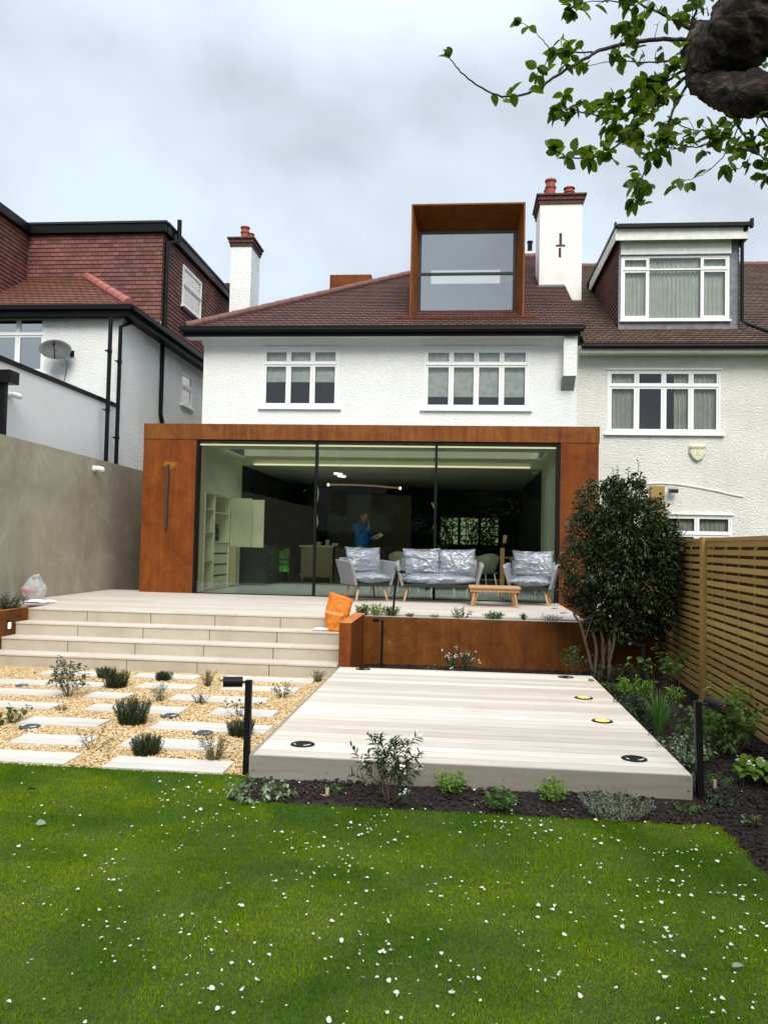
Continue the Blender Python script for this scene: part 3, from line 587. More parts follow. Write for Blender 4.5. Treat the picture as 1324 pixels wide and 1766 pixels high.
def window(parent, T, u0, u1, w0, w1, cols, transom, kinds, gm='glass', sill=.09, drip=True, inset=.03, mat='white_paint', fr=.045, label=None, open_col=None):
    """(u, d, w) local: u along the wall, d into the wall, w up.  cols = relative widths; transom = height of the top lights (0: none)"""
    mb = MB(); d0, d1 = inset-.03, inset+.05; gb = MB()
    def sash(a, c, e_, g_, q=.042, dd=0):
        mb.box(a, c, d0+.006+dd, d0+.045+dd, e_, e_+q*1.25, T); mb.box(a, c, d0+.006+dd, d0+.045+dd, g_-q, g_, T)
        mb.box(a, a+q, d0+.0065+dd, d0+.044+dd, e_+q*1.25, g_-q, T); mb.box(c-q, c, d0+.0065+dd, d0+.044+dd, e_+q*1.25, g_-q, T)
        gb.quad((a+q, d0+.03+dd, e_+q), (c-q, d0+.03+dd, e_+q), (c-q, d0+.03+dd, g_-q), (a+q, d0+.03+dd, g_-q), T=T)
    mb.box(u0, u1, d0, d1, w1-fr, w1, T); mb.box(u0, u1, d0, d1, w0, w0+fr, T); mb.box(u0, u0+fr, d0+.001, d1-.001, w0+fr, w1-fr, T); mb.box(u1-fr, u1, d0+.001, d1-.001, w0+fr, w1-fr, T)
    tot = sum(cols); x = u0+fr; W = (u1-u0-2*fr); xs = [x]
    for c in cols: x += W*c/tot; xs.append(x)
    for x in xs[1:-1]: mb.box(x-.014, x+.014, d0+.002, d1-.002, w0+fr, w1-fr, T)
    wt = w1-fr-transom
    if transom: mb.box(u0+fr, u1-fr, d0-.012, d1-.003, wt-.02, wt+.012, T)
    for i, (a, c) in enumerate(zip(xs, xs[1:])):
        a += .016 if i else .002; c -= .016 if i < len(cols)-1 else .002
        if transom and kinds[i] != 'fixed':
            sash(a, c, wt+.014, w1-fr-.002, .036); sash(a, c, w0+fr+.002, wt-.022, .042)
        else: gb.quad((a, d0+.03, w0+fr), (c, d0+.03, w0+fr), (c, d0+.03, w1-fr), (a, d0+.03, w1-fr), T=T)
    win = mb.build('window', M[mat], parent, bevel=.004, label=label)
    gb.build('pane', M[gm], win)
    if drip: mb = MB(); mb.box(u0-.02, u1+.02, d0-.04, d0, w1+.001, w1+.022, T); mb.build('drip_bar', M[mat], win)
    if sill: mb = MB(); mb.box(u0-sill*.8, u1+sill*.8, d0-.07, d1, w0-.045, w0-.001, T); mb.build('sill', M[mat], win, bevel=.004)
    # behind the panes
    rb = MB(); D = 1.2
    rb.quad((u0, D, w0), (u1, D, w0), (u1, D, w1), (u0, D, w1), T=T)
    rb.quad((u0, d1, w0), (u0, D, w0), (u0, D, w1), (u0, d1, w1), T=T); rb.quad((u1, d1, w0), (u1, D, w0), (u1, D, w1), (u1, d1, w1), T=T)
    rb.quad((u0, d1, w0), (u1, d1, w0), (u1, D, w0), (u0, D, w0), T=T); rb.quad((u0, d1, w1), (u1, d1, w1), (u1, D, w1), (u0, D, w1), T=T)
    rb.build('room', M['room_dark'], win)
    def cloth(a, c, e_, g_, mt, fold=.035, n=None):
        q = MB(); n = n or max(8, int((c-a)/.012)); V = []
        ph = R.random()*6; 
        for i in range(n+1):
            u = a+(c-a)*i/n; d = .13+fold*(.6*math.sin(u*70+ph)+.5*math.sin(u*131+ph*2)); V += [(u, d, e_), (u+.006*math.sin(u*40), d*.9+.02, g_)]
        q.add(V, [(2*i, 2*i+2, 2*i+3, 2*i+1) for i in range(n)], T); return q.build('curtain' if fold else 'blind', M[mt], win, smooth=True)
    for i, (a, c) in enumerate(zip(xs, xs[1:])):
        k = kinds[i]
        if k.startswith('blind'): 
            fz = float(k[5:]); cloth(a+.01, c-.01, w0+(w1-w0)*fz, w1, 'blind', 0, 2)
        elif k == 'curtain' or k == 'fixed': cloth(a, c, w0, w1, 'curtain')
        elif k == 'curtain2': cloth(a, c, w0, w1, 'curtain2')
        elif k == 'halfcurtain2': cloth(a+(c-a)*.42, c, w0, w1, 'curtain2')
    return win
def slope(mb, y0, z0, tan, xl, xr, t1, gauge=.15, lift=.018, T=None, t0=0):
    """courses of tiles on a slope rising in +Y; xl(t), xr(t) bounds; t = distance up the slope"""
    c, s = 1/math.hypot(1, tan), tan/math.hypot(1, tan); t = t0
    while t < t1-.01:
        e_ = min(t+gauge*1.0, t1)
        def P(x, q, l): return (x, y0+q*c-l*s, z0+q*s+l*c)
        a0, b0, a1, b1 = xl(t), xr(t), xl(e_), xr(e_)
        if b0 > a0 and b1 >= a1-.2:
            mb.quad(P(a0, t, lift), P(b0, t, lift), P(max(a1, a1), e_, .0), P(a1, e_, 0), T=T) if False else None
            mb.quad(P(a0, t, lift), P(b0, t, lift), P(b1, e_, .001), P(a1, e_, .001), uv=[(a0, t+.0), (b0, t), (b1, t+gauge*.985), (a1, t+gauge*.985)], T=T)
            mb.quad(P(a0, t, -.004), P(b0, t, -.004), P(b0, t, lift), P(a0, t, lift), uv=[(a0, t), (b0, t), (b0, t+.004), (a0, t+.004)], T=T)
        t = e_
def ridge_line(parent, a, c, m, r=.10, n=None, name='ridge_tiles'):
    a, c = Vector(a), Vector(c); L = (c-a).length; n = n or int(L/.42); mb = MB()
    for i in range(n):
        p, q = a.lerp(c, i/n), a.lerp(c, (i+1)/n+.002); mb.tube([p, q], [r*1.06, r*.94], 10)
    return mb.build(name, m, parent, smooth=False)
YW = 3.3; XL, XR = -5.86, 2.44
ID = lambda u, d, w: (u, YW+d, w)
hs = thing('white_house', 'white roughcast house with brown tiled roof behind the rusty steel extension', 'house', (-1.7, YW, TZ))
def W4(l, t, r_, bt, Y):   # window rectangle from picture edges on plane Y
    a = at(l, (t+bt)/2, y=Y); c = at(r_, (t+bt)/2, y=Y); e_ = at((l+r_)/2, bt, y=Y); g_ = at((l+r_)/2, t, y=Y); return a.x, c.x, e_.z, g_.z
w1_ = W4(452.5, 601, 584, 703, YW); w2_ = W4(731, 601.5, 912, 706, YW)
mb = MB(); holes_wall(mb, XL, XR, 3.30, 6.40, [w1_, w2_], ID, .12)
mb.quad((XL, YW, -.2), (XL, 11, -.2), (XL, 11, 6.4), (XL, YW, 6.4)); mb.quad((XR, YW, -.2), (XR, 11, -.2), (XR, 11, 6.4), (XR, YW, 6.4)); mb.quad((XL, 15.4, -.2), (XR, 15.4, -.2), (XR, 15.4, 6.4), (XL, 15.4, 6.4)) if False else None
mb.build('wall', M['white_render'], hs)
window(hs, ID, *w1_, [1, 1, 1], .30, ['blind.45']*3, label=None)
window(hs, ID, *w2_, [1, 1, 1, 1], .30, ['blind.22']*4)
# roof: eaves at y 2.95, ridge at 9.6
TAN = .58; EY, EZ = 2.88, 6.30; ct = 1/math.hypot(1, TAN); RL = (9.6-EY)/ct
rf = MB(); slope(rf, EY, EZ, TAN, lambda t: -6.16+t*ct*.985, lambda t: 2.50, RL)
roof = rf.build('roof', M['roof'], hs)
ORG[roof.name] = ORG[hs.name]
zt = EZ+(9.6-EY)*TAN
mb = MB(); mb.quad((-6.16, EY, EZ), (-6.16+6.62, 9.6, zt), (.46, 9.6, zt), (-6.16, 15.4, EZ)); mb.quad((-6.16, EY, EZ-.02), (-6.16, 15.5, EZ-.02), (.46, 9.6, zt-.03), (.46, 9.6, zt-.03)); mb.quad((.46, 9.6, zt), (2.5, 9.6, zt), (2.5, 15.5, EZ), (-6.16, 15.5, EZ)); mb.build('rear_slope', M['roof'], roof)
ridge_line(roof, (-6.16, EY+.0, EZ+.05), (.46, 9.6, zt+.04), M['ridge'], .085); ridge_line(roof, (.46, 9.6, zt+.03), (2.5, 9.6, zt+.03), M['ridge'], .1)
# verge at the party wall
mb = MB(); mb.prism([(EY, EZ-.10), (EY, EZ+.004), (9.6, zt+.004), (9.6, zt-.10)], 'x', 2.44, 2.52); mb.build('verge', M['roof'], roof)
# gutter, fascia, soffit
mb = MB(); mb.box(XL-.42, XR+.10, EY-.10, EY+.02, EZ-.045, EZ+.02); mb.box(XL-.36, XR-.0, EY+.021, EY+.05, EZ-.185, EZ-.01); mb.tube([(XL-.40, EY-.045, EZ-.055), (XR+.06, EY-.045, EZ-.055)], .058, 10)
mb.build('gutter', M['black'], hs)
mb = MB(); mb.box(XL-.33, XR-.25, EY+.051, YW-.002, EZ-.17, EZ-.155); mb.prism([(EY+.25, EZ-.17), (YW-.001, EZ-.17), (YW-.001, EZ-.30), (YW-.06, EZ-.27)], 'x', XL-.02, XR-.22); mb.build('soffit', M['smooth_white'], hs)
a, c = at(972, 600, y=2.98), at(994, 600, y=2.98); zb = at(980, 648, y=2.98).z; zc_ = at(980, 674, y=YW).z
mb = MB(); mb.box(a.x, c.x+.01, 2.98, YW+.05, zb, EZ-.19); mb.build('corbel', M['white_render'], hs)
mb = MB(); mb.prism([(2.985, zb-.002), (YW, zb-.002), (YW, zc_)], 'x', a.x-.02, c.x-.01); mb.build('corbel_foot', M['concrete_edge'], hs)
# corten dormer with splayed frame
dm_y = 3.52; tl = at(709, 352, y=dm_y); tr_ = at(906, 352.5, y=dm_y); bl = at(706.5, 547, y=dm_y); 
xa, xb = (tl.x+bl.x)/2, at(904.5, 450, y=dm_y).x; za, zb2 = bl.z-.02, tl.z
gy = dm_y+.62; gx0, gx1 = at(722, 470, y=gy).x, at(888, 470, y=gy).x; gz1 = at(800, 399, y=gy).z; gz0 = za+.07
dmr = thing('x', 'x', 'x'); bpy.data.objects.remove(dmr)
mb = MB(); ro = [(xa, za), (xb, za), (xb, zb2), (xa, zb2)]; ri = [(xa+.035, za+.03), (xb-.035, za+.03), (xb-.035, zb2-.035), (xa+.035, zb2-.035)]; rg = [(gx0, gz0), (gx1, gz0), (gx1, gz1), (gx0, gz1)]
for i in range(4):
    j = (i+1) % 4
    mb.quad((ro[i][0], dm_y, ro[i][1]), (ro[j][0], dm_y, ro[j][1]), (ri[j][0], dm_y, ri[j][1]), (ri[i][0], dm_y, ri[i][1]))
    mb.quad((ri[i][0], dm_y, ri[i][1]), (ri[j][0], dm_y, ri[j][1]), (rg[j][0], gy, rg[j][1]), (rg[i][0], gy, rg[i][1]))
    mb.quad((ro[i][0], dm_y, ro[i][1]), (ro[i][0], 8.6, ro[i][1]), (ro[j][0], 8.6, ro[j][1]), (ro[j][0], dm_y, ro[j][1]))
dmo = mb.build('dormer', corten('corten dormer', (.16, .046, .008), (.26, .085, .018), .5), hs)
zm = at(805, 473, y=gy).z
mb = MB(); q = .055
for (a, c, e_, g_) in ((gx0, gx1, gz1-q, gz1), (gx0, gx1, gz0, gz0+.02), (gx0, gx0+q, gz0+.02, gz1-q), (gx1-q, gx1, gz0+.02, gz1-q)): mb.box(a, c, gy-.03, gy+.04, e_, g_)
mb.box(gx0+q, gx1-q, gy-.031, gy+.041, zm-.02, zm+.035); mb.build('window_frame', M['anthracite'], dmo)
mb = MB(); mb.quad((gx0, gy, gz0), (gx1, gy, gz0), (gx1, gy, gz1), (gx0, gy, gz1)); mb.build('pane', M['glass_sky'], dmo)
mb = MB(); x0_, x1_ = xa+.03, xb-.03; y1_ = gy+2.6
mb.quad((x0_, y1_, za), (x1_, y1_, za), (x1_, y1_, gz1+.1), (x0_, y1_, gz1+.1)); mb.quad((x0_, gy+.05, za), (x0_, y1_, za), (x0_, y1_, gz1), (x0_, gy+.05, gz1)); mb.quad((x1_, gy+.05, za), (x1_, gy+.05, gz1), (x1_, y1_, gz1), (x1_, y1_, za))
mb.quad((x0_, gy+.05, gz1+.02), (x1_, gy+.05, gz1+.02), (x1_, y1_, gz1+.02), (x0_, y1_, gz1+.02)); mb.quad((x0_, gy+.05, za), (x1_, gy+.05, za), (x1_, y1_, za), (x0_, y1_, za))
mb.build('room', plain('bright attic room', (.72, .74, .72), .8, var=.03), dmo)
mb = MB(); b0_, b1_ = at(743, 478, y=gy+1), at(862, 478, y=gy+1); mb.box(b0_.x, b1_.x, gy+1.0, gy+1.06, at(800, 488, y=gy+1).z, at(800, 466, y=gy+1).z); mb.build('ceiling_beam', emit('glowing attic beam', (.95, .97, .95), .5), dmo)  # beam brightened by its own emission, it is no lamp
mb = MB(); mb.box(xa-.30, xb+.25, dm_y-.05, dm_y+.05, za-.01, za+.02); mb.build('apron', M['corten'], dmo)
# second corten box behind the hip
a, c = at(569, 474, y=8.3), at(640, 475, y=8.3); mb = MB(); mb.box(a.x, c.x, 8.3, 9.6, 6.3, a.z); mb.build('rear_dormer', M['corten_top'] if False else M['corten'], hs)
# chimneys
def chimney(parent, x0, x1, y0, y1, z0, z1, m, pots, cap=.0):
    mb = MB(); mb.box(x0, x1, y0, y1, z0, z1); ch = mb.build('chimney', m, parent)
    mb = MB(); mb.box(x0-.03, x1+.03, y0-.03, y1+.03, z1+.001, z1+.10); mb.box(x0-.06, x1+.06, y0-.06, y1+.06, z1+.101, z1+.20); mb.build('brick_corbel', M['brick_dark'], ch)
    mb = MB(); mb.box(x0-.10, x1+.10, y0-.10, y1+.10, z1+.201, z1+.255); mb.build('cap', M['brick_dark'], ch, bevel=.01)
    for (x, y, h, r) in pots:
        mb = MB(); z = z1+.25; mb.lathe([(r*1.1, 0), (r, .06), (r*.95, h*.55), (r*1.12, h*.58), (r*1.12, h*.66), (r*.95, h*.7), (r*.92, h*.9), (r*1.15, h*.92), (r*1.15, h), (r*.8, h)], (x, y, z), 16)
        mb.build('chimney_pot', M['terracotta'], ch, smooth=False)
    return ch
cy0 = 6.27; a, c = at(930, 420, y=cy0), at(1003, 420, y=cy0); zt_ = at(968, 352, y=cy0).z
chr_ = chimney(hs, a.x, c.x, cy0, cy0+1.1, 5.0, zt_, M['chimney_white'], [(at(949, 320, y=6.6).x, 6.6, .52, .13), (at(981, 330, y=6.6).x, 6.6, .30, .13), (at(946, 320, y=7.1).x, 7.05, .46, .12)])
mb = MB(); k1 = at(966, 422, y=cy0)
mb.box(k1.x-.035, k1.x+.035, cy0-.004, cy0, k1.z+.0, k1.z+.30); mb.box(k1.x-.12, k1.x+.12, cy0-.006, cy0-.001, k1.z-.05, k1.z+.0); mb.box(k1.x-.045, k1.x+.02, cy0-.004, cy0, k1.z-.33, k1.z-.08); mb.build('iron_cross', M['brick_dark'], chr_)
mb = MB(); mb.box(a.x-.03, a.x+.62, cy0-.10, cy0, at(940, 499, y=cy0).z-.04, at(940, 497, y=cy0).z+.06); mb.build('lead_flashing', M['lead'], chr_)
cy1 = 8.0; a, c = at(397, 480, y=cy1), at(432.5, 480, y=cy1); zt_ = at(415, 425, y=cy1).z
chimney(hs, a.x, c.x, cy1, cy1+.95, 5.0, zt_, M['white_render'], [(at(423, 400, y=8.3).x, 8.3, .42, .12), (at(431, 400, y=8.7).x, 8.75, .40, .11)])
# small white parapet and flue beyond the ridge
a, c = at(903, 440, y=9.7), at(926, 440, y=9.7); mb = MB(); mb.box(a.x, c.x+.3, 9.75, 10.6, 9.9, at(915, 432, y=9.7).z); mb.build('parapet', M['smooth_white'], roof)
mb = MB(); pz = at(914, 428, y=9.8); mb.lathe([(.07, -.1), (.07, .18), (.09, .19), (.09, .24)], (pz.x, 9.95, pz.z+.02), 12); mb.build('flue', M['black'], roof)
# ------------------------------------------------------------------ rear extension
ex = thing('garden_extension', 'flat roofed garden room framed in rusty corten steel with sliding glass', 'extension', (-1.7, 0, TZ))
EX0, EX1, OX0, OX1, ZT, ZB = -5.856, 2.384, -4.859, 1.716, 3.744, 3.456
XB1 = EX1-.012; OZ = 3.445
for (a, c) in ((EX0, -3.30), (-3.294, -.52), (-.514, EX1)):
    mb = MB(); mb.box(a, c, -.012, .35, ZB+.002, ZT); mb.build('fascia_panel', M['corten_band'], ex, bevel=.002)
mb = MB(); mb.box(EX0+.002, OX0, 0, .32, TZ-.3, ZB); mb.box(EX0+.002, EX0+.06, .321, YW-.01, -.3, ZB); mb.build('pier', M['corten'], ex)
mb = MB(); mb.box(OX1, XB1, 0, .32, -.3, ZB); mb.box(XB1-.06, XB1, .321, YW-.01, -.3, ZB); mb.build('pier', M['corten'], ex)
mb = MB(); mb.box(EX0+.01, EX1-.01, .351, 1.0, ZB+.01, ZT-.05); mb.box(EX0+.01, EX1-.01, 2.75, YW-.005, ZB+.01, ZT-.05); mb.box(EX0+.01, -4.7, 1.001, 2.749, ZB+.01, ZT-.05); mb.box(1.6, EX1-.01, 1.001, 2.749, ZB+.01, ZT-.05); mb.build('roof', M['lead'], ex)
# frames and glass
mb = MB(); mb.box(OX0, OX1, .015, .12, OZ-.02, ZB+.001); mb.box(OX0, OX0+.035, .015, .12, TZ, OZ-.021); mb.box(OX1-.07, OX1, .015, .12, TZ, OZ-.021); mb.box(OX0+.036, OX1-.071, .02, .12, TZ-.02, TZ+.012)
xm1, xm2 = at(543.5, 895, y=.05).x, at(750, 900, y=.05).x
for x in (xm1, xm2): mb.box(x-.022, x+.022, .025, .11, TZ+.013, OZ-.022)
mb.build('window_frame', M['black_metal'], ex)
gx = [OX0+.036, xm1-.022, xm1+.022, xm2-.022, xm2+.022, OX1-.071]
for i in (0, 2, 4):
    mb = MB(); mb.quad((gx[i], .07+.012*(i//2), TZ+.012), (gx[i+1], .07+.012*(i//2), TZ+.012), (gx[i+1], .07+.012*(i//2), OZ-.021), (gx[i], .07+.012*(i//2), OZ-.021)); mb.build('glass_panel', M['glass_big'], ex)
# interior shell
mb = MB(); mb.quad((OX0-.3, -.0+.02, TZ-.006), (OX1+.3, .02, TZ-.006), (OX1+.3, 10, TZ-.006), (OX0-.3, 10, TZ-.006)); mb.build('floor', M['int_floor'], ex)
CZ1 = at(372, 851, x=-4.86).z; mb = MB(); mb.box(-4.95, -4.87, .325, .62, TZ, ZB-.03); mb.box(-4.95, -4.87, .62, 2.3, CZ1, ZB-.03); mb.box(-4.95, -4.87, 2.3, 3.2, TZ, ZB-.03); mb.box(1.74, 1.80, .325, 3.62, TZ, ZB-.001); mb.build('side_wall', M['pale_wall'], ex)
mb = MB(); mb.box(-4.94, 1.74, .16, 1.0, ZB-.06, ZB-.004); mb.box(-4.94, 1.74, 2.75, 3.2, ZB-.06, ZB-.004); mb.box(-4.94, -4.7, 1.0, 2.75, ZB-.06, ZB-.004); mb.box(1.6, 1.74, 1.0, 2.75, ZB-.06, ZB-.004); mb.build('ceiling', M['pale_wall'], ex)
mb = MB(); mb.box(-4.7, 1.6, 1.02, 1.06, ZB-.004, ZT+.1); mb.box(-4.7, 1.6, 2.70, 2.745, ZB-.004, ZT+.1); mb.build('rooflight_kerb', M['pale_wall'], ex)
mb = MB(); mb.quad((-4.7, 1.0, ZT+.02), (1.6, 1.0, ZT+.02), (1.6, 2.75, ZT+.02), (-4.7, 2.75, ZT+.02)); mb.build('rooflight', M['glass'], ex)
mb = MB(); mb.box(-4.9, 1.80, 3.2, 3.28, 3.30, ZB-.002); mb.build('beam', M['pale_wall'], ex)
mb = MB(); mb.box(-4.86, 1.70, .17, .20, ZB-.085, ZB-.062); mb.build('led_strip', M['led'], ex)
mb = MB(); mb.box(-4.60, 1.45, 3.17, 3.199, 3.305, 3.335); mb.build('led_strip', M['led'], ex)
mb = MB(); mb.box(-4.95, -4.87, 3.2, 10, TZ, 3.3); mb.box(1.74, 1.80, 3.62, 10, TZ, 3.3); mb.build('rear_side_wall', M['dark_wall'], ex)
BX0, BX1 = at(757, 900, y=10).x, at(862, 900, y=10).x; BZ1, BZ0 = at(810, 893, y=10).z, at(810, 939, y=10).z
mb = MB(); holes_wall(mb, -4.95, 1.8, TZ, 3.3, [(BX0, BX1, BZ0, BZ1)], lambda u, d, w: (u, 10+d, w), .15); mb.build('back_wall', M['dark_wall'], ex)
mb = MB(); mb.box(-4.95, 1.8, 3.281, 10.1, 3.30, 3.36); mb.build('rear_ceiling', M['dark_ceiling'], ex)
mb = MB()
for i in range(4): x = BX0+(BX1-BX0)*i/3; mb.box(x-.045, x+.045, 10.02, 10.08, BZ0, BZ1)
for i in range(3):
    for j in (.33, .66): x = BX0+(BX1-BX0)*(i+j)/3; mb.box(x-.012, x+.012, 10.03, 10.06, BZ0, BZ1)
for j in (.33, .66): z = BZ0+(BZ1-BZ0)*j; mb.box(BX0, BX1, 10.035, 10.058, z-.012, z+.012)
fw_ = mb.build('front_window', M['dark_wall'], ex); mb = MB(); mb.quad((BX0, 10.09, BZ0), (BX1, 10.09, BZ0), (BX1, 10.09, BZ1), (BX0, 10.09, BZ1)); mb.build('pane', glass('dimming dark glass', (.24, .27, .13), .02), fw_)  # pane tinted dark to dim the daylight through this window
# brown screen wall seen behind the person
a, c = at(567, 870, y=7.5), at(690, 870, y=7.5); mb = MB(); mb.box(a.x, c.x+.3, 7.5, 7.6, TZ, 2.95); mb.build('partition', M['brown_wall'], ex)
# vertical bar light on the left pier
a = at(290, 801, y=-.03); c = at(287, 911, y=-.03)
wl = thing('wall_light', 'long slim dark bar light fixed upright on the left rusty pier', 'wall light', ((a.x+c.x)/2, 0, c.z))
mb = MB(); mb.box((a.x+c.x)/2-.022, (a.x+c.x)/2+.022, -.075, -.02, c.z, a.z); mb.build('bar', plain('bronze bar', (.045, .028, .025), .5), wl, bevel=.004)
mb = MB(); mb.prism([((a.x+c.x)/2-.10, a.z-.02), ((a.x+c.x)/2+.02, a.z-.10), ((a.x+c.x)/2+.13, a.z-.04), ((a.x+c.x)/2+.15, a.z+.05), ((a.x+c.x)/2-.08, a.z+.06)], 'y', -.0022, -.0008); mb.build('rust_mark', corten('ochre rust mark', (.16, .06, .006), (.34, .15, .012), .5), wl)
mb = MB(); mb.box((a.x+c.x)/2-.012, (a.x+c.x)/2+.012, -.02, -.0005, c.z+.1, c.z+.16); mb.box((a.x+c.x)/2-.012, (a.x+c.x)/2+.012, -.02, -.0005, a.z-.16, a.z-.1); mb.build('bracket', M['black_metal'], wl)
# ------------------------------------------------------------------ right neighbour
rn = thing('cream_house', 'cream roughcast neighbouring house with curtained box dormer, on the right', 'house', (8, YW, .1))
RX1 = 11.0; w3 = W4(1047, 638, 1242, 748, YW); w4 = W4(1140, 888, 1262, 1010, YW)
mb = MB(); holes_wall(mb, XR+.001, RX1, -.2, 6.0, [w3, w4], ID, .12); mb.build('wall', M['cream_render'], rn)
window(rn, ID, *w3, [1, 1, 1, 1], .30, ['curtain2', 'x', 'halfcurtain2', 'curtain2'], mat='white_paint')
window(rn, ID, *w4, [1, 1], .36, ['halfcurtain2', 'curtain2'], mat='white_paint', sill=0)
REY, REZ = 2.9, 5.93; RL2 = (9.9-REY)/ct; REH = RX1
rf = MB(); slope(rf, REY, REZ, TAN, lambda t: 2.53, lambda t: REH+.3, RL2); rroof = rf.build('roof', M['roof_old'], rn)
zr = REZ+(9.9-REY)*TAN
mb = MB(); mb.quad((2.53, 9.9, zr), (REH, 9.9, zr), (REH, 15, REZ), (2.53, 15, REZ)); mb.build('rear_slope', M['roof_old'], rroof)
ridge_line(rroof, (2.53, 9.9, zr+.02), (REH, 9.9, zr+.02), M['ridge'], .1)
mb = MB(); mb.box(2.46, RX1, REY-.09, REY+.02, REZ-.05, REZ+.012); mb.tube([(2.46, REY-.04, REZ-.05), (RX1, REY-.04, REZ-.05)], .055, 10); mb.build('gutter', M['black'], rn)
mb = MB(); mb.box(2.46, RX1, REY+.021, REY+.05, REZ-.17, REZ-.01); mb.box(2.47, RX1, REY+.051, YW-.002, REZ-.15, REZ-.135); mb.build('fascia_board', M['old_white'], rn)
# box dormer
DY = 3.92; dl = at(1066, 470, y=DY).x; dr = at(1273, 470, y=DY).x; db = at(1165, 575, y=DY).z; dtp = at(1165, 413, y=DY).z; dft = at(1165, 385, y=DY-.25).z; dfb = at(1165, 413, y=DY-.25).z
w5 = W4(1070, 441, 1257, 552, DY); T5 = lambda u, d, w: (u, DY+d, w)
mb = MB(); holes_wall(mb, dl, dr, db-.3, dtp+.05, [w5], T5, .1); dmr = mb.build('box_dormer', M['lead'], rn)
zc1 = lambda y: REZ+(y-REY)*TAN
def cheek(x, s, parent):
    mb = MB(); z = db-.05; g_ = .11
    while z < dtp:
        ya = DY; yb = REY+(z+g_-REZ)/TAN+.1
        mb.quad((x, ya, z), (x, yb, z), (x-s*.0, yb, min(z+g_, dtp)), (x, ya, min(z+g_, dtp)), uv=[(ya, z), (yb, z), (yb, z+g_*.98), (ya, z+g_*.98)]); 
        mb.quad((x+s*.018, ya-.0, z), (x+s*.018, yb, z), (x, yb, z+g_), (x, ya, z+g_), uv=[(ya, z), (yb, z), (yb, z+g_*.98), (ya, z+g_*.98)])
        mb.quad((x, ya, z), (x, yb, z), (x+s*.018, yb, z), (x+s*.018, ya, z), uv=[(0, 0)]*4); z += g_
    mb.build('tiled_cheek', M['tile_hung'], parent)
cheek(dl, -1, dmr); cheek(dr, 1, dmr)
yt = REY+(dtp-REZ)/TAN
mb = MB(); mb.box(dl-.12, dr+.12, DY-.25, DY-.23, dfb, dft-.09); mb.box(dl-.12, dl-.10, DY-.23, yt, dfb, dft-.09); mb.box(dr+.10, dr+.12, DY-.23, yt, dfb, dft-.09); mb.build('fascia_board', M['old_white'], dmr)
mb = MB(); mb.box(dl-.14, dr+.14, DY-.27, yt+.3, dft-.089, dft-.03); mb.box(dl-.10, dr+.16, DY-.36, DY-.271, dft-.11, dft-.03); mb.box(dr+.13, dr+.19, DY-.38, DY-.27, dft-.15, dft+.04); mb.box(dl-.16, dl-.12, DY-.38, DY-.27, dft-.09, dft+.0); mb.build('flat_roof', M['black'], dmr)
mb = MB(); mb.box(w5[0]-.02, w5[1]+.02, DY-.06, DY-.001, w5[3]+.02, dtp); mb.build('head_board', M['old_white'], dmr)
window(dmr, T5, *w5, [1, 2.05, 1], .30, ['curtain', 'fixed', 'curtain'], sill=0, drip=False, mat='white_paint') if False else None
def _dwin():
    o = window(rn, T5, *w5, [1, 2.05, 1], .26, ['curtain', 'fixed', 'curtain'], sill=.03, drip=False); return o
_dwin()
# downpipe of the dormer
px_ = dr+.06; mb = MB(); zz = zc1(DY-.1)
mb.tube([(px_, DY-.30, dft-.12), (px_-.03, DY-.12, dft-.3), (px_-.03, DY-.12, zz+.22), (px_+.03, DY-.3, zz+.08), (px_+.6, DY-.75, zc1(DY-.75)+.06), (px_+.75, DY-1.0, zc1(DY-1.0)+.02)], .04, 8); mb.build('downpipe', M['black'], rn)
# arched moulding over the ground floor window
mb = MB(); pts = []
for px, py in ((1084, 846), (1100, 838), (1118, 834.5), (1140, 833.5), (1165, 835), (1190, 838.5), (1215, 843), (1240, 848), (1262, 853.5), (1282, 857)): q = at(px, py, y=YW-.01); pts.append((q.x, YW-.005, q.z))
mb.tube(pts, .022, 6); mb.build('arched_moulding', M['cream_render'], rn)
# further roof to the right and parapet
a = at(1280, 496, y=8.5); mb = MB(); mb.box(a.x, RX1+3, 8.4, 8.7, 6, a.z-.12); mb.build('parapet', M['smooth_white'], rroof); mb = MB(); mb.box(a.x-.1, RX1+3, 8.3, 8.7, a.z-.119, a.z-.03); mb.build('parapet_cap', M['black'], rroof)
# alarm box with its lettering
p = at(1201, 782, y=YW); s_ = .0125*1.0; k = 14.44+YW; u_ = k/F_PX
al = thing('alarm_box', 'cream shield shaped burglar alarm box under the cream house window', 'alarm box', (p.x, YW, p.z))
def shield(r, h): return [(-r, h*.46), (-r*.93, h*.5), (r*.93, h*.5), (r, h*.46), (r*.98, h*.05), (r*.55, -h*.32), (0, -h*.5), (-r*.55, -h*.32), (-r*.98, h*.05)]
mb = MB(); W_, H_ = 13.5*u_, 28*u_
mb.prism([(p.x+a, p.z+c) for a, c in shield(W_, H_)], 'y', YW-.06, YW-.001); mb.prism([(p.x+a*.9, p.z+c*.9) for a, c in shield(W_, H_)], 'y', YW-.075, YW-.0605); mb.build('case', M['alarm'], al, bevel=.006)
def text(body, size, loc, rot, m, parent, name='lettering', ext=.001, align='CENTER', shear=0):
    c = bpy.data.curves.new(name, 'FONT'); c.body = body; c.size = size; c.extrude = ext; c.align_x = align; c.align_y = 'CENTER'; c.shear = shear
    c.materials.append(m); o = bpy.data.objects.new(name, c); COL.objects.link(o)
    dg = bpy.context.evaluated_depsgraph_get(); me = bpy.data.meshes.new_from_object(o.evaluated_get(dg)); bpy.data.objects.remove(o)
    o = bpy.data.objects.new(name, me); COL.objects.link(o); off = ORG.get(parent.name, Vector((0, 0, 0)))
    o.parent = parent; o.location = Vector(loc)-off; o.rotation_euler = rot; return o
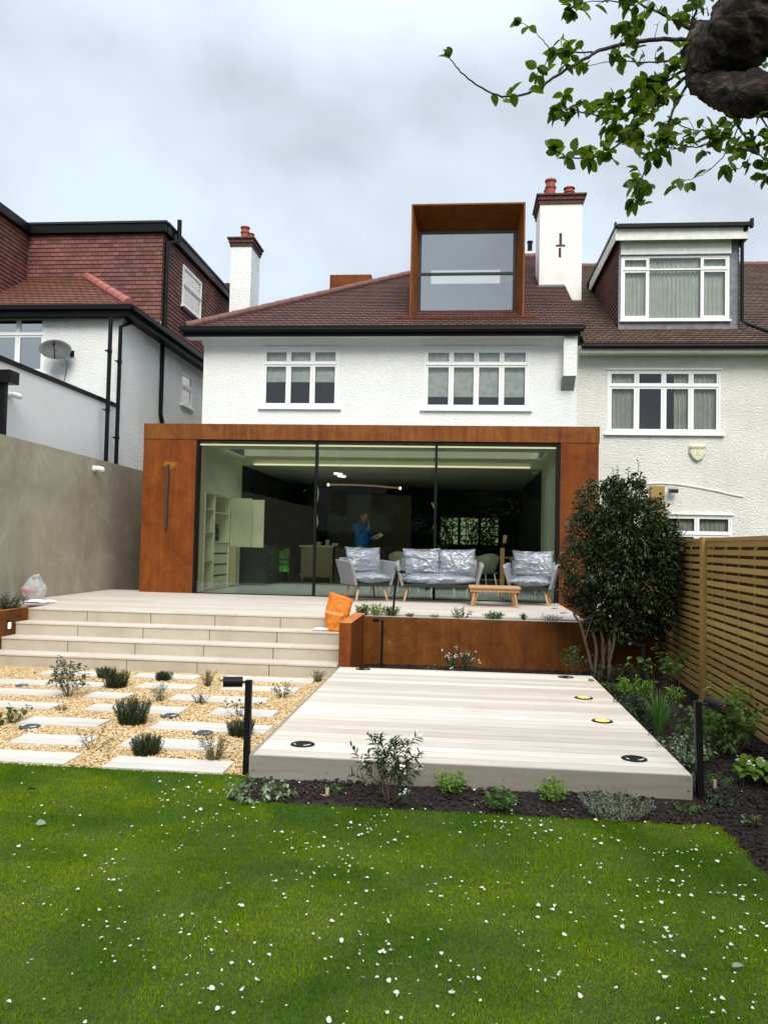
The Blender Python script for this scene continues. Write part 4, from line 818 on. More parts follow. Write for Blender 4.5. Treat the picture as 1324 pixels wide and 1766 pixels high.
text('BANHAM', .078, (p.x, YW-.0775, p.z+H_*.29), (rad(90), 0, 0), M['ink'], al); text('1925', .032, (p.x, YW-.0775, p.z+.0), (rad(90), 0, 0), M['ink'], al) if False else None
mb = MB()
for dx, dz, l in ((0, .0, .035), (-.028, -.045, .03), (.028, -.045, .03)): mb.box(p.x+dx-l/2, p.x+dx+l/2, YW-.0775, YW-.0755, p.z+dz-.006, p.z+dz+.006)
mb.build('small_print', M['ink'], al)
p = at(1160, 845, y=YW-.15); fl = thing('floodlight', 'small grey floodlight on the cream wall beneath the arched moulding', 'floodlight', (p.x, YW, p.z))
def fT(x, y, z): c, s = math.cos(.45), math.sin(.45); return (p.x+x, p.y+y*c-z*s, p.z+y*s+z*c)
mb = MB(); mb.box(-.10, .10, -.06, .04, -.05, .05, fT); mb.build('head', M['concrete_edge'], fl, bevel=.01); mb = MB(); mb.box(-.085, .085, -.066, -.061, -.038, .038, fT); mb.build('lens', M['lens'], fl)
mb = MB(); mb.tube([(p.x, p.y+.03, p.z), (p.x-.05, YW-.001, p.z-.04)], .015, 8); mb.build('bracket', M['black_metal'], fl)
# ------------------------------------------------------------------ left neighbour
lh = thing('tile_hung_house', 'white roughcast house with red tile hung loft storey, on the left', 'house', (-10, 2, .1))
LX, LYW = -7.22, 2.0; TS = lambda u, d, w: (LX-d, u, w); TF = lambda u, d, w: (u, LYW+d, w)
w6 = W4(-60, 545, 78, 640, LYW); w6 = (w6[0], w6[1], w6[2]-.05, w6[3])
def WX(l, t1_, b1, r_, t2, b2, X):
    a = at(l, (t1_+b1)/2, x=X); c = at(r_, (t2+b2)/2, x=X); z0 = (at(l, b1, x=X).z+at(r_, b2, x=X).z)/2; z1 = (at(l, t1_, x=X).z+at(r_, t2, x=X).z)/2; return a.y, c.y, z0, z1
w7 = WX(313, 638, 694, 331.5, 652, 709, LX)
LEZ = 6.42
mb = MB(); holes_wall(mb, -14, LX, -.2, LEZ, [w6], TF, .1); mb.build('wall', M['white_render'], lh)
mb = MB(); holes_wall(mb, LYW, 14, -.2, LEZ, [w7], TS, .1); mb.build('side_wall', M['shaded_render'], lh)
window(lh, TF, *w6, [1, 1, 1], .36, ['x', 'x', 'x'], gm='glass_sky')
window(lh, TS, *w7, [1], .32, ['x'], gm='glass_sky', drip=False, fr=.04)
# rear hipped roof
GX, GY = LX+.27, LYW-.27
rf = MB(); slope(rf, GY, LEZ+.06, .60, lambda t: -13.5, lambda t: GX-t/math.hypot(1, .6)*.93, 3.75, .15); lr = rf.build('roof', M['roof_left'], lh)
mb = MB(); hz = LEZ+.06+3.2*.6; mb.quad((GX, GY, LEZ+.05), (GX, 4.9, LEZ+.05), (GX-2.98, 4.93, hz), (GX-2.98, GY+3.2, hz)); mb.build('side_slope', M['roof_left'], lr)
ridge_line(lr, (GX-.04, GY+.03, LEZ+.11), (GX-2.98, GY+3.2, hz+.05), M['ridge_red'], .105)
mb = MB(); mb.box(-14, GX+.06, GY-.1, GY+.0, LEZ-.04, LEZ+.06); mb.box(-14, GX-.01, GY+.001, GY+.03, LEZ-.16, LEZ+.04); mb.box(GX, GX+.1, GY+.0, 14, LEZ-.04, LEZ+.06); mb.box(GX-.03, GX-.001, GY+.031, 14, LEZ-.16, LEZ+.04); mb.box(-14, GX-.04, GY+.031, LYW, LEZ-.14, LEZ-.12); mb.box(LX, GX-.04, LYW, 14, LEZ-.14, LEZ-.12); mb.build('gutter', M['black'], lh)
# loft storey
FYL = at(280, 470, x=LX+.12).y; LTX = LX+.12; ztop = at(282, 384, y=FYL).z; xin = at(50, 400, y=FYL).x
def hung(mb, T, u0, u1, z0, z1, holes=(), g_=.10):
    z = z0
    while z < z1-.01:
        e_ = min(z+g_, z1); segs = [(u0, u1)]
        for h in holes:
            if h[2] < (z+e_)/2 < h[3]: segs = [(u0, h[0]), (h[1], u1)]
        for a, c in segs:
            mb.quad((a, -.016, z), (c, -.016, z), (c, 0, e_), (a, 0, e_), uv=[(a, z-z0), (c, z-z0), (c, z-z0+g_*.985), (a, z-z0+g_*.985)], T=T)
            mb.quad((a, 0, z), (c, 0, z), (c, -.016, z), (a, -.016, z), uv=[(a, z-z0), (c, z-z0), (c, z-z0+.004), (a, z-z0+.004)], T=T)
        z = e_
w8 = WX(313.5, 455, 531, 345.5, 486, 551, LTX)
lf = MB(); T8 = lambda u, d, w: (LTX-d, u, w)
hung(lf, lambda u, d, w: (u, FYL+d, w), xin, LTX, LEZ-.02, ztop-.25); YB = at(384, 520, x=LTX).y
hung(lf, T8, FYL, YB+2.0, LEZ-.02, ztop-.25, [w8]); hung(lf, lambda u, d, w: (xin-d, u, w), LYW+.3, FYL, LEZ+.3, ztop-.25)
loft = lf.build('loft_storey', M['tile_hung'], lh)
mb = MB(); mb.box(xin, LTX+.10, FYL-.12, FYL+.0, ztop-.25, ztop-.05); mb.box(LTX, LTX+.12, FYL+.001, YB+2.0, ztop-.25, ztop-.05); mb.box(xin, xin+.12, LYW, FYL-.121, ztop-.25, ztop-.05); mb.box(xin, LTX-.001, FYL+.001, YB+2, ztop-.3, ztop-.10); mb.box(xin-4, xin-.001, LYW, YB+2, ztop-.3, ztop-.10); mb.build('fascia', M['black'], loft)
mb = MB(); mb.box(xin, LTX+.13, FYL-.15, FYL-.02, ztop-.049, ztop); mb.box(LTX+.0, LTX+.15, FYL-.019, YB+2.0, ztop-.049, ztop); mb.build('roof_trim', M['anthracite'], loft)
window(lh, T8, *w8, [1], .42, ['x'], gm='glass_sky', drip=False, fr=.05, inset=-.01)
def pipe(px, top, bot, X, parent, Y=None, r=.042, bend=None, clips=()):
    a = at(px[0], top, x=X); c = at(px[1], bot, x=X); y = (a.y+c.y)/2; pts = [(X, y, a.z), (X, y, c.z)]
    if bend: pts = [tuple(at(q[0], q[1], x=X)) if len(q) == 2 else q for q in bend]+pts
    mb = MB(); mb.tube(pts, r, 10)
    for z in clips:
        mb.lathe([(r*1.25, -.03), (r*1.25, .03)], (X, y, z), 10); mb.box(X-.06, X, y-.11, y-.04, z-.01, z+.01)
    mb.build('downpipe', M['black'], parent)
pipe((190.5, 184), 545, 798, LX+.05, lh, clips=(5.4, 4.2)); pipe((208, 201), 563, 802, LX+.05, lh, bend=[(228, 550), (229, 556)], clips=(5.3, 3.7))
a = at(281, 600, x=LX+.05); mb = MB(); mb.tube([(a.x, a.y, 6.3), (a.x, a.y, at(279, 715, x=LX+.05).z), (a.x, a.y+.28, at(283, 730, x=LX+.05).z-.25)], .05, 10); mb.build('downpipe', M['black'], lh)
a = at(283, 420, x=LTX+.06); zt9 = at(299, 366, x=LTX+.3).z
mb = MB(); mb.tube([(LTX+.06, FYL+.12, LEZ+.1), (LTX+.06, FYL+.12, at(283, 412, x=LTX+.06).z), (LTX+.2, FYL+.5, at(298, 404, x=LTX+.2).z), (LTX+.2, FYL+.5, at(299, 367, x=LTX+.2).z)], .055, 10); mb.build('soil_pipe', M['black'], lh)
a, c = at(378, 520, y=9.5), at(396, 520, y=9.5); mb = MB(); mb.box(a.x, c.x, 9.5, 10.1, 5.5, at(387, 512, y=9.5).z); mb.build('chimney', plain('yellow brick', (.30, .22, .10), .9, var=.4, scale=20), lh)
mb = MB(); mb.lathe([(.10, 0), (.09, .4), (.12, .42), (.12, .5)], (a.x-.15, 9.6, at(380, 505, y=9.5).z), 12); mb.lathe([(.10, 0), (.09, .3), (.12, .32), (.12, .4)], (a.x+.15, 9.9, at(384, 505, y=9.5).z), 12); mb.build('chimney_pot', M['brick_dark'], lh)
# single storey extension of the left neighbour
SX = -7.30; zco = at(172, 686, x=SX).z
ne = thing('neighbour_extension', 'smooth white rendered extension with a black coping beside the left house', 'extension', (-9, -1, 0))
mb = MB(); mb.box(-12, SX, -3.6, LYW-.01, -.2, zco-.06); mb.build('wall', M['smooth_white'], ne)
mb = MB(); mb.box(-12, SX+.03, -3.65, LYW-.012, zco-.059, zco+.02); mb.build('coping', M['black_metal'], ne)
a = at(14, 640, x=SX+.2); mb = MB(); mb.box(SX+.05, SX+.32, a.y-.14, a.y+.14, at(14, 662, x=SX+.2).z, a.z); mb.build('rain_hopper', M['black'], ne, bevel=.01)
mb = MB(); mb.box(SX+.10, SX+.19, a.y-.045, a.y+.045, 2.6, at(14, 662, x=SX+.2).z-.002); mb.build('downpipe', M['black'], ne)
for px, py, X, nm in ((24, 681, SX, 'small white security lamp on the smooth white extension wall'), (169, 808, -6.6, 'small white security lamp near the top of the taupe wall')):
    p = at(px, py, x=X+.08); t_ = thing('security_lamp', nm, 'security lamp', (X, p.y, p.z), group='white security lamps')
    mb = MB(); mb.tube([(X+.0, p.y, p.z), (X+.035, p.y, p.z)], [.055, .05], 14); mb.build('base', M['white_paint'], t_, smooth=True)
    mb = MB(); mb.tube([(X+.036, p.y, p.z), (X+.06, p.y+.03, p.z+.01), (X+.12, p.y+.10, p.z-.01), (X+.13, p.y+.14, p.z-.02)], [.02, .045, .05, .03], 14); mb.build('head', M['white_paint'], t_, smooth=True)
# satellite dish
p = at(96, 602, y=LYW-.35); sd = thing('satellite_dish', 'grey oval satellite dish on the white wall of the left house', 'satellite dish', (p.x, LYW, p.z))
mb = MB(); vs = []; fs = []; nr, na = 6, 28
dirn = Vector((.35, -.9, .30)).normalized(); ux = dirn.cross(Vector((0, 0, 1))).normalized(); uy = ux.cross(dirn)
for i in range(nr+1):
    r0 = i/nr
    for k in range(na):
        t = 2*math.pi*k/na; q = p+ux*math.cos(t)*.315*r0+uy*math.sin(t)*.225*r0-dirn*(.07*(1-r0*r0)); vs.append(q)
for i in range(nr):
    for k in range(na): fs.append((i*na+k, i*na+(k+1) % na, (i+1)*na+(k+1) % na, (i+1)*na+k))
mb.add(vs, fs); o = mb.build('reflector', M['dish'], sd, smooth=True); sm = o.modifiers.new('solid', 'SOLIDIFY'); sm.thickness = .012
mb = MB(); f0 = p+dirn*.30-uy*.02; mb.tube([p-uy*.20-dirn*.02, f0-uy*.05], .011, 6); mb.tube([f0-uy*.05, f0+uy*.05-dirn*.04], .025, 8); mb.build('feed_arm', M['black'], sd)
mb = MB(); mb.tube([p-dirn*.08, p-dirn*.16+Vector((.05, .03, -.04)), (p.x+.20, LYW-.002, p.z-.02)], .018, 8); mb.box(p.x+.16, p.x+.24, LYW-.02, LYW-.001, p.z-.08, p.z+.05); mb.build('bracket', M['black'], sd)
mb = MB(); mb.tube([(p.x+.1, LYW-.25, p.z-.1), (p.x+.12, LYW-.05, p.z-.25), (p.x+.07, LYW-.01, p.z-.45), (p.x+.02, LYW-.01, p.z-.72)], .006, 5); mb.build('cable', M['black'], sd)
# ------------------------------------------------------------------ furniture
from mathutils import noise as mnoise
def pillow_mesh(w, d, h, n=22, ears=.08, wr=0, seed=0, T=None, wfreq=7, sag=0):
    V = []; F = []; 
    for side in (1, -1):
        for i in range(n+1):
            for j in range(n+1):
                u, v = -1+2*i/n, -1+2*j/n
                t = max(0, (1-abs(u)**3.2)*(1-abs(v)**3.2))**.42
                x = w/2*u*(1-ears*(1-v*v)); y = d/2*v*(1-ears*(1-u*u)); z = side*h/2*t
                if wr:
                    q = Vector((x*wfreq+seed*3.1, y*wfreq+side*5, seed*1.7)); f = mnoise.noise(q)+.6*mnoise.noise(q*2.3); rg = (.5-abs(mnoise.noise(q*.9+Vector((9, 2, 1)))))*1.3
                    k = (.35+.65*t); z += side*wr*(f*.6+rg*.7)*k; x += wr*.8*f; y += wr*.5*rg
                V.append((x, y, z-sag*(u*u)))
    m_ = (n+1)**2
    for s in (0, 1):
        for i in range(n):
            for j in range(n):
                a = s*m_+i*(n+1)+j; f = (a, a+n+1, a+n+2, a+1); F.append(f if s == 0 else f[::-1])
    for i in range(n):   # join rims
        for (p, q) in ((i*(n+1), (i+1)*(n+1)), (i*(n+1)+n, (i+1)*(n+1)+n), (i, i+1), (n*(n+1)+i, n*(n+1)+i+1)): F.append((p, q, q+m_, p+m_))
    mb = MB(); mb.add(V, F, T); return mb
def RTf(loc, rx=0, ry=0, rz=0):
    m_ = Matrix.Translation(loc) @ Matrix.Rotation(rz, 4, 'Z') @ Matrix.Rotation(ry, 4, 'Y') @ Matrix.Rotation(rx, 4, 'X')
    return lambda x, y, z: tuple(m_ @ Vector((x, y, z)))
def seat(name, label, cat, loc, rz, w, nc, group=None):
    t_ = thing(name, label, cat, loc, rz, local=True, group=group); d = .70; hw = w/2
    mb = MB(); mb.box(-hw+.10, hw-.10, -d/2+.04, d/2-.08, .255, .31); mb.build('seat_frame', M['anthracite'], t_, bevel=.008)
    for s in (-1, 1):
        mb = MB(); prof = [(-d/2+.02, .27, .0), (-d/2-.01, .62, .0), (-d/2+.03, .665, 0), (d/2-.02, .69, 0), (d/2-.05, .27, 0)]
        def X(z, o): return s*((hw-.13)+(z-.27)/.40*.09+o)
        V = [(X(z, 0), y, z) for y, z, _ in prof]+[(X(z, .045+.02*(z > .5)), y, z) for y, z, _ in prof]; n = len(prof)
        mb.add(V, [tuple(range(n)), tuple(range(n, 2*n))[::-1]]+[(i, i+n, (i+1) % n+n, (i+1) % n) for i in range(n)]); mb.build('arm', M['fabric'], t_, bevel=.012)
    mb = MB(); mb.prism([(d/2-.13, .28), (d/2-.02, .72), (d/2+.03, .72), (d/2-.07, .28)], 'x', -hw+.06, hw-.06); mb.build('backrest', M['fabric'], t_, bevel=.012)
    for sx in (-1, 1):
        for sy in (-1, 1):
            mb = MB(); x0, y0 = sx*(hw-.20), sy*(d/2-.14); mb.tube([(x0, y0, .27), (x0+sx*.07, y0+sy*.06, 0)], [.026, .016], 8); mb.build('leg', M['wood'], t_, smooth=False)
    ws = (w-.22); mb = pillow_mesh(ws, d-.10, .15, 16, .02, T=RTf((0, -.035, .385))); sc = mb.build('seat_cushion', M['cushion'], t_, smooth=True)
    mb = pillow_mesh(ws+.045, d-.045, 0.185, 44, .03, .010, 3+nc, T=RTf((0, -.05, .385)), wfreq=5); wb = mb.build('plastic_wrap', M['wrap'], sc, smooth=True)
    bw = ws/nc
    for i in range(nc):
        cx_ = -ws/2+bw*(i+.5); T_ = RTf((cx_, .145, .66), rad(78), 0, 0)
        mb = pillow_mesh(bw-.02, .42, .17, 16, .05, T=T_); bc = mb.build('back_cushion', M['cushion'], t_, smooth=True)
        T2 = RTf((cx_, .14, .668), rad(78), R.uniform(-.03, .03), 0)
        mb = pillow_mesh(bw+.045, .49, 0.21, 46, .07, .012, 11+i*5+nc*2+int(abs(loc[0])*10), T=T2, wfreq=4.5); mb.build('plastic_wrap', M['wrap'], bc, smooth=True)
        mb = MB()
        for k in range(10): x = -.12+.026*k; hh = R.uniform(.03, .10); mb.box(x, x+R.uniform(.003, .009), -.04, -.04+hh, .1005+.004*math.sin(k), .1025+.004*math.sin(k), T2)
        for k in range(3): mb.box(-.13, .13, -.05+.05*k, -.046+.05*k, .1015, .1030, T2)
        mb.build('printed_marks', M['ink'], bc)
    return t_
seat('armchair', 'grey woven armchair under plastic wrap, left of the sofa', 'armchair', (-1.60, -.62, TZ), rad(30), .84, 1, 'plastic wrapped garden seats')
seat('sofa', 'two-seat grey garden sofa with plastic wrapped cushions', 'sofa', (-.36, -.48, TZ), rad(2), 1.44, 2, 'plastic wrapped garden seats')
seat('armchair', 'grey armchair under plastic wrap, at the right behind the low table', 'armchair', (1.20, -.50, TZ), rad(-10), .86, 1, 'plastic wrapped garden seats')
tb = thing('coffee_table', 'low pale wooden coffee table in front of the sofa', 'table', (.55, -1.12, TZ))
mb = MB(); 
for i in range(5): mb.box(.55-.41, .55+.41, -1.40+.115*i, -1.40+.115*(i+1)-.006, TZ+.295, TZ+.325)
mb.build('tabletop', M['wood'], tb, bevel=.003)
mb = MB(); mb.box(.16, .94, -1.36, -1.335, TZ+.24, TZ+.294); mb.box(.16, .94, -.885, -.86, TZ+.24, TZ+.294); mb.build('apron', M['wood'], tb)
for sx in (-1, 1):
    for sy in (-1, 1):
        for q in (0, 1):
            mb = MB(); x0, y0 = .55+sx*(.31-.04*q), -1.11+sy*.19; mb.tube([(x0, y0, TZ+.294), (x0+sx*(.05-.09*q*0), y0+sy*.05-q*sy*.12, TZ)], [.022, .014], 6); mb.build('leg', M['wood'], tb) if q == 0 or True else None
# ------------------------------------------------------------------ bags
def bag(name, label, cat, P, hh, w, d, m, lean, seed, kind):
    t_ = thing(name, label, cat, P); mb = MB(); n, na = 26, 40; V = []; F = []
    for i in range(n+1):
        v = i/n
        for k in range(na):
            a = 2*math.pi*k/na
            if kind == 'tall': rx = w/2*(.80+.28*math.sin(v*2.2+.2)+.10*v); ry = d/2*(1.0-.72*v**1.6); zz = v*hh
            else: rx = w/2*(.72+.5*math.sin(min(v*1.25, 1)*math.pi))*(1 if v < .8 else 1-(v-.8)*2.6); ry = d/2*(.7+.5*math.sin(min(v*1.2, 1)*math.pi))*(1 if v < .8 else 1-(v-.8)*3.4); zz = v*hh
            q = Vector((math.cos(a)*2+seed, math.sin(a)*2, v*5)); f = mnoise.noise(q)*.5+(.4-abs(mnoise.noise(q*1.7)))*.55+.25*mnoise.noise(q*4)
            k2 = .055 if v > .05 else .02; c, s = math.cos(a), math.sin(a)
            sx = math.copysign(abs(c)**.75, c); sy = math.copysign(abs(s)**.75, s)
            x = rx*sx*(1+f*.28)+lean*v*v*hh; y = ry*sy*(1+f*.35)
            top = 0
            if kind == 'tall' and v > .88: top = (-.20*sx)*hh*(v-.88)/.12*.5 + .03*f
            V.append((P[0]+x, P[1]+y, P[2]+max(.002, zz+top+f*.03*(v > .1))))
    for i in range(n):
        for k in range(na): F.append((i*na+k, i*na+(k+1) % na, (i+1)*na+(k+1) % na, (i+1)*na+k))
    F.append(tuple(range(na))[::-1]); F.append(tuple(range(n*na, (n+1)*na)))
    mb.add(V, F); o = mb.build('sack', m, t_, smooth=True); return t_, o
bp_ = at(592, 1080, z=.48); bt, bo = bag('carrier_bag', 'orange plastic carrier bag slumped on the steps against the rusty planter end', 'bag', (-1.575, -4.07, .485), .44, .27, .20, M['bag_orange'], .16, 2, 'tall')
text("Sainsbury's", .050, (-1.572, -4.205, .485+.235), (rad(80), rad(6), 0), M['pale_ink'], bt)
bt, bo = bag('carrier_bag', 'thin white plastic carrier bag standing by the taupe wall', 'bag', (-6.38, -2.72, TZ+.005), .36, .27, .22, M['bag_white'], .03, 9, 'round')
text('TESCO', .078, (-6.37, -2.885, TZ+.15), (rad(88), rad(4), 0), M['red_ink'], bt, shear=-.0)
mb = MB(); mb.tube([(-6.41, -2.75, TZ+.31), (-6.35, -2.80, TZ+.38), (-6.29, -2.78, TZ+.39), (-6.28, -2.72, TZ+.32)], [.012, .02, .022, .012], 8); mb.build('handle', M['bag_white'], bt)
mb = pillow_mesh(.42, .22, .05, 14, .03, .006, 4, T=RTf((-6.02, -3.20, TZ+.032), 0, 0, .1)); tag(mb.build('white_packet', M['polystyrene'], smooth=True), 'flat white packet lying on the terrace before the white bag', 'packet')
mb = pillow_mesh(.34, .16, .03, 14, .05, .005, 6, T=RTf((-1.70, -4.09, .498), 0, 0, .05)); tag(mb.build('crumpled_sheet', M['polystyrene'], smooth=True), 'crumpled white sheet on the step under the orange bag', 'sheet')
# ------------------------------------------------------------------ spotlights on posts
def spotlight(label, base, h, head, r=.022, lean=(0, 0), hr=.032, hl=.10, lit=False):
    t_ = thing('garden_spotlight', label, 'spotlight', base, group='black post spotlights'); B = Vector(base); top = B+Vector((lean[0], lean[1], h))
    mb = MB(); mb.box(-r, r, -r, r, 0, h, lambda x, y, z: (B.x+x+lean[0]*z/h, B.y+y+lean[1]*z/h, B.z+z-.02)); mb.build('post', M['black_metal'], t_, bevel=.003)
    hd = Vector(head).normalized(); side = Vector((head[0], 0, 0)).normalized() if abs(head[0]) > .05 else Vector((1, 0, 0))
    c0 = top+side*(r+.045+hl*.2)-Vector((0, 0, hr+.0)); 
    mb = MB(); mb.tube([top-Vector((0, 0, hr)), c0], .008, 8); mb.build('arm', M['black_metal'], t_)
    a, c = c0-hd*hl*.35, c0+hd*hl*.65
    mb = MB(); mb.tube([a-hd*.002, a, c-hd*.001, c], [hr*.9, hr, hr, hr*.92], 20); hdo = mb.build('lamp_head', M['black_metal'], t_)
    mb = MB(); mb.tube([c-hd*.0, c+hd*.001], [hr*.8, hr*.78], 20); mb.build('lens', M['led_white'] if lit else M['lens'], hdo)
p = at(431, 1337, z=0); spotlight('black post spotlight at the left corner of the deck by the gravel', (-1.435, -8.92, 0), at(438, 1168, y=-8.92).z, (-1, -.25, 0), .0215, lean=(.0, 0), hr=.036, hl=.13)
spotlight('black post spotlight at the near right corner of the deck', (1.575, -8.93, 0), at(1188, 1203, y=-8.93).z, (.42, -.9, -.12), .022, lean=(-.02, 0), hr=.038, hl=.16)
a = at(655, 1145, y=-4.4); spotlight('thin black post spotlight against the left end of the rusty planter', (a.x, -4.2, 0), at(655, 1066, y=-4.2).z, (-.35, -.9, .05), .016, hr=.026, hl=.08, lit=False)
a = at(1098, 1150, y=-4.6); spotlight('black post spotlight among the stems of the dark shrub', (a.x, -4.9, 0), at(1098, 1108, y=-4.9).z, (-.8, -.5, .35), .02, hr=.032, hl=.12)
a = at(677, 1052, y=-3.35); c = at(684, 983, y=-3.35); spotlight('leaning black post spotlight in front of the sofa', (a.x, -3.35, TZ-.03), c.z-TZ+.03, (.7, -.6, .0), .014, lean=(c.x-a.x, 0), hr=.024, hl=.07)
# ------------------------------------------------------------------ things indoors
def cab_T(x, y, z): return (x, y, z)
cb = thing('larder_cabinet', 'tall pale green larder with open fluted doors, drawers and shelves, behind the glass', 'cabinet', (-4.7, 1.7, TZ))
CX, CF = -5.35, -4.868; mb = MB()
mb.box(CX-.02, CX, .62, 2.3, TZ, CZ1-.001); mb.box(CX+.001, CF+.02, .622, .65, TZ+.01, CZ1-.002); mb.box(CX+.001, CF+.02, 2.27, 2.298, TZ+.01, CZ1-.002); mb.box(CX+.001, CF+.02, 1.22, 1.25, TZ+.05, CZ1-.03)
mb.box(CX+.001, CF+.018, .651, 2.269, CZ1-.032, CZ1-.003); mb.box(CX+.001, CF+.018, .651, 2.269, TZ+.01, TZ+.045); mb.box(CX+.001, CF+.017, 1.251, 2.269, 1.56, 1.59); mb.build('carcass', M['cabinet'], cb)
for y0, y1, z in ((1.252, 2.268, 2.16), (.652, 1.218, 2.2), (.652, 1.218, 1.75), (.652, 1.218, 1.2)): mb = MB(); mb.box(CX+.002, CF, y0, y1, z, z+.022); mb.build('shelf', M['cabinet'], cb)
for k in range(4):
    mb = MB(); z = TZ+.06+.222*k; mb.box(CF-.03, CF-.008, 1.254, 2.266, z, z+.185); mb.build('drawer', M['cabinet'], cb)
dz0, dz1 = at(420, 943, y=2.2).z, at(420, 859, y=2.2).z
mb = MB(); x = -4.845
while x < at(432, 900, y=2.32).x: mb.tube([(x+.018, 2.325, dz0), (x+.018, 2.325, dz1)], .0175, 8); mb.box(x+.001, x+.039, 2.33, 2.345, dz0+.001, dz1-.001); x += .04
mb.build('door', M['cabinet'], cb, label='fluted open upper door')
mb = MB(); x9 = at(455, 900, y=2.5).x; mb.box(-4.84, x9, 2.5, 2.53, at(440, 944, y=2.5).z, at(440, 862, y=2.5).z); mb.build('door', M['cabinet'], cb)
x9 = at(406, 975, y=2.3).x; mb = MB(); mb.box(-4.84, x9, 2.32, 2.345, TZ+.05, 1.555); mb.build('door', M['wood_pale'], cb)
mt = thing('stand_mixer', 'small dark kitchen mixer on the larder shelf behind the glass', 'mixer', (-5.05, 1.75, 1.59))
mb = MB(); mb.lathe([(.07, 0), (.09, .02), (.05, .05), (.09, .12), (.095, .17)], (-5.02, 1.72, 1.592), 14); mb.build('bowl', M['slate'], mt); mb = MB(); mb.tube([(-5.02, 1.95, 1.60), (-5.02, 1.97, 1.83), (-5.02, 1.90, 1.90), (-5.02, 1.70, 1.89)], [.04, .035, .045, .05], 10); mb.build('body', M['black'], mt)
# dark units along the left wall and island
ku = thing('kitchen_units', 'dark teal drawers along the left wall beyond the larder', 'kitchen units', (-4.7, 4.8, TZ))
mb = MB(); mb.box(-4.868, -4.30, 3.3, 6.8, TZ+.0, TZ+.86); mb.build('carcass', M['navy_cab'], ku)
for i in range(4):
    for k in range(3): mb = MB(); y = 3.33+.86*i; z = TZ+.10+.25*k; mb.box(-4.299, -4.28, y, y+.83, z, z+.235); dr_ = mb.build('drawer', M['navy_cab'], ku); mb = MB(); mb.tube([(-4.279, y+.40, z+.12), (-4.255, y+.40, z+.12)], .014, 8); mb.build('knob', M['reflect'], dr_)
mb = MB(); mb.box(-4.868, -4.27, 3.3, 6.8, TZ+.861, TZ+.89); mb.build('worktop', M['dark_wall'], ku)
mb = MB(); mb.box(-4.868, -4.85, 4.0, 6.5, 1.9, 2.85); tag(mb.build('wall_screen', plain('brown glossy panel', (.05, .04, .03), .2)), 'large dark brown panel hung on the left wall inside', 'panel')
IY = 5.3; a, c = at(519, 975, y=IY), at(573, 975, y=IY)
isl = thing('kitchen_island', 'pale oak kitchen island seen through the glass beside the person', 'kitchen island', (-3.5, IY, TZ))
mb = MB(); mb.box(a.x, c.x, IY, IY+1.3, TZ+.12, 1.50); mb.box(a.x+.01, a.x+.05, IY+.01, IY+.05, TZ, TZ+.119); mb.box(c.x-.05, c.x-.01, IY+.01, IY+.05, TZ, TZ+.119); mb.box(a.x, a.x+.025, IY-.02, IY-.001, TZ+.12, 1.5); mb.box(c.x-.025, c.x, IY-.02, IY-.001, TZ+.12, 1.5); mb.build('body', M['wood_pale'], isl)
mb = MB(); mb.box(a.x-.05, c.x+.02, IY-.05, IY+1.35, 1.501, 1.545); mb.build('worktop', M['pale_wall'], isl)
mb = MB(); mb.box(c.x+.03, c.x+.55, IY+.1, IY+1.3, TZ, 1.50); mb.build('side_cabinet', M['brown_wall'], isl)
for lab, x, wd, hh in (('flat white box on the island beside the hanging cable', a.x+.30, .16, .09), ('small white carton on the island right of the cable', a.x+.58, .08, .14), ('low white packet at the right of the island top', a.x+.74, .15, .06)):
    mb = MB(); mb.box(x, x+wd, IY+.1, IY+.25, 1.546, 1.546+hh); tag(mb.build('carton', M['white_paint'], bevel=.004), lab, 'carton')
# hi-vis vest on a chair back
a = at(484, 946, y=4.6); hv = thing('dining_chair', 'dark chair draped with a vest, inside by the dark units', 'chair', (a.x, 4.6, TZ))
mb = MB(); mb.box(a.x-.22, a.x+.22, 4.65, 4.70, TZ+.45, a.z-.02); mb.build('backrest', M['navy_cab'], hv); mb = MB(); mb.box(a.x-.23, a.x+.23, 4.7, 5.15, TZ+.42, TZ+.47); mb.build('seat', M['navy_cab'], hv)
for sx in (-1, 1):
    for yy in (4.68, 5.1): mb = MB(); mb.tube([(a.x+sx*.2, yy, TZ), (a.x+sx*.2, yy, TZ+.42)], .018, 6); mb.build('leg', M['navy_cab'], hv)
z1 = a.z; z0 = at(484, 986, y=4.6).z; vs_ = thing('safety_vest', 'bright lime safety vest hung over a chair back indoors', 'vest', (a.x, 4.6, z0))
mb = MB(); n = 16; V = []
for i in range(n+1):
    u = -1+2*i/n
    for j in range(n+1):
        v = j/n; hw = .215-.015*math.sin(v*3); zz = z0+(z1-z0)*v
        if v > .93 and abs(u) < .35: zz -= .05
        V.append((a.x+u*hw+.008*math.sin(v*9), 4.60+.02*math.sin(u*11)+.01*math.sin(v*13), zz))
mb.add(V, [(i*(n+1)+j, (i+1)*(n+1)+j, (i+1)*(n+1)+j+1, i*(n+1)+j+1) for i in range(n) for j in range(n)]); mb.build('cloth', M['hivis'], vs_, smooth=True)
mb = MB(); mb.box(a.x-.21, a.x+.21, 4.565, 4.575, z0+.16, z0+.20); mb.box(a.x-.21, a.x+.21, 4.565, 4.575, z0+.27, z0+.31); mb.box(a.x-.15, a.x-.11, 4.566, 4.574, z0+.311, z1-.01); mb.box(a.x+.11, a.x+.15, 4.566, 4.574, z0+.311, z1-.01); mb.build('reflective_tape', M['reflect'], vs_)
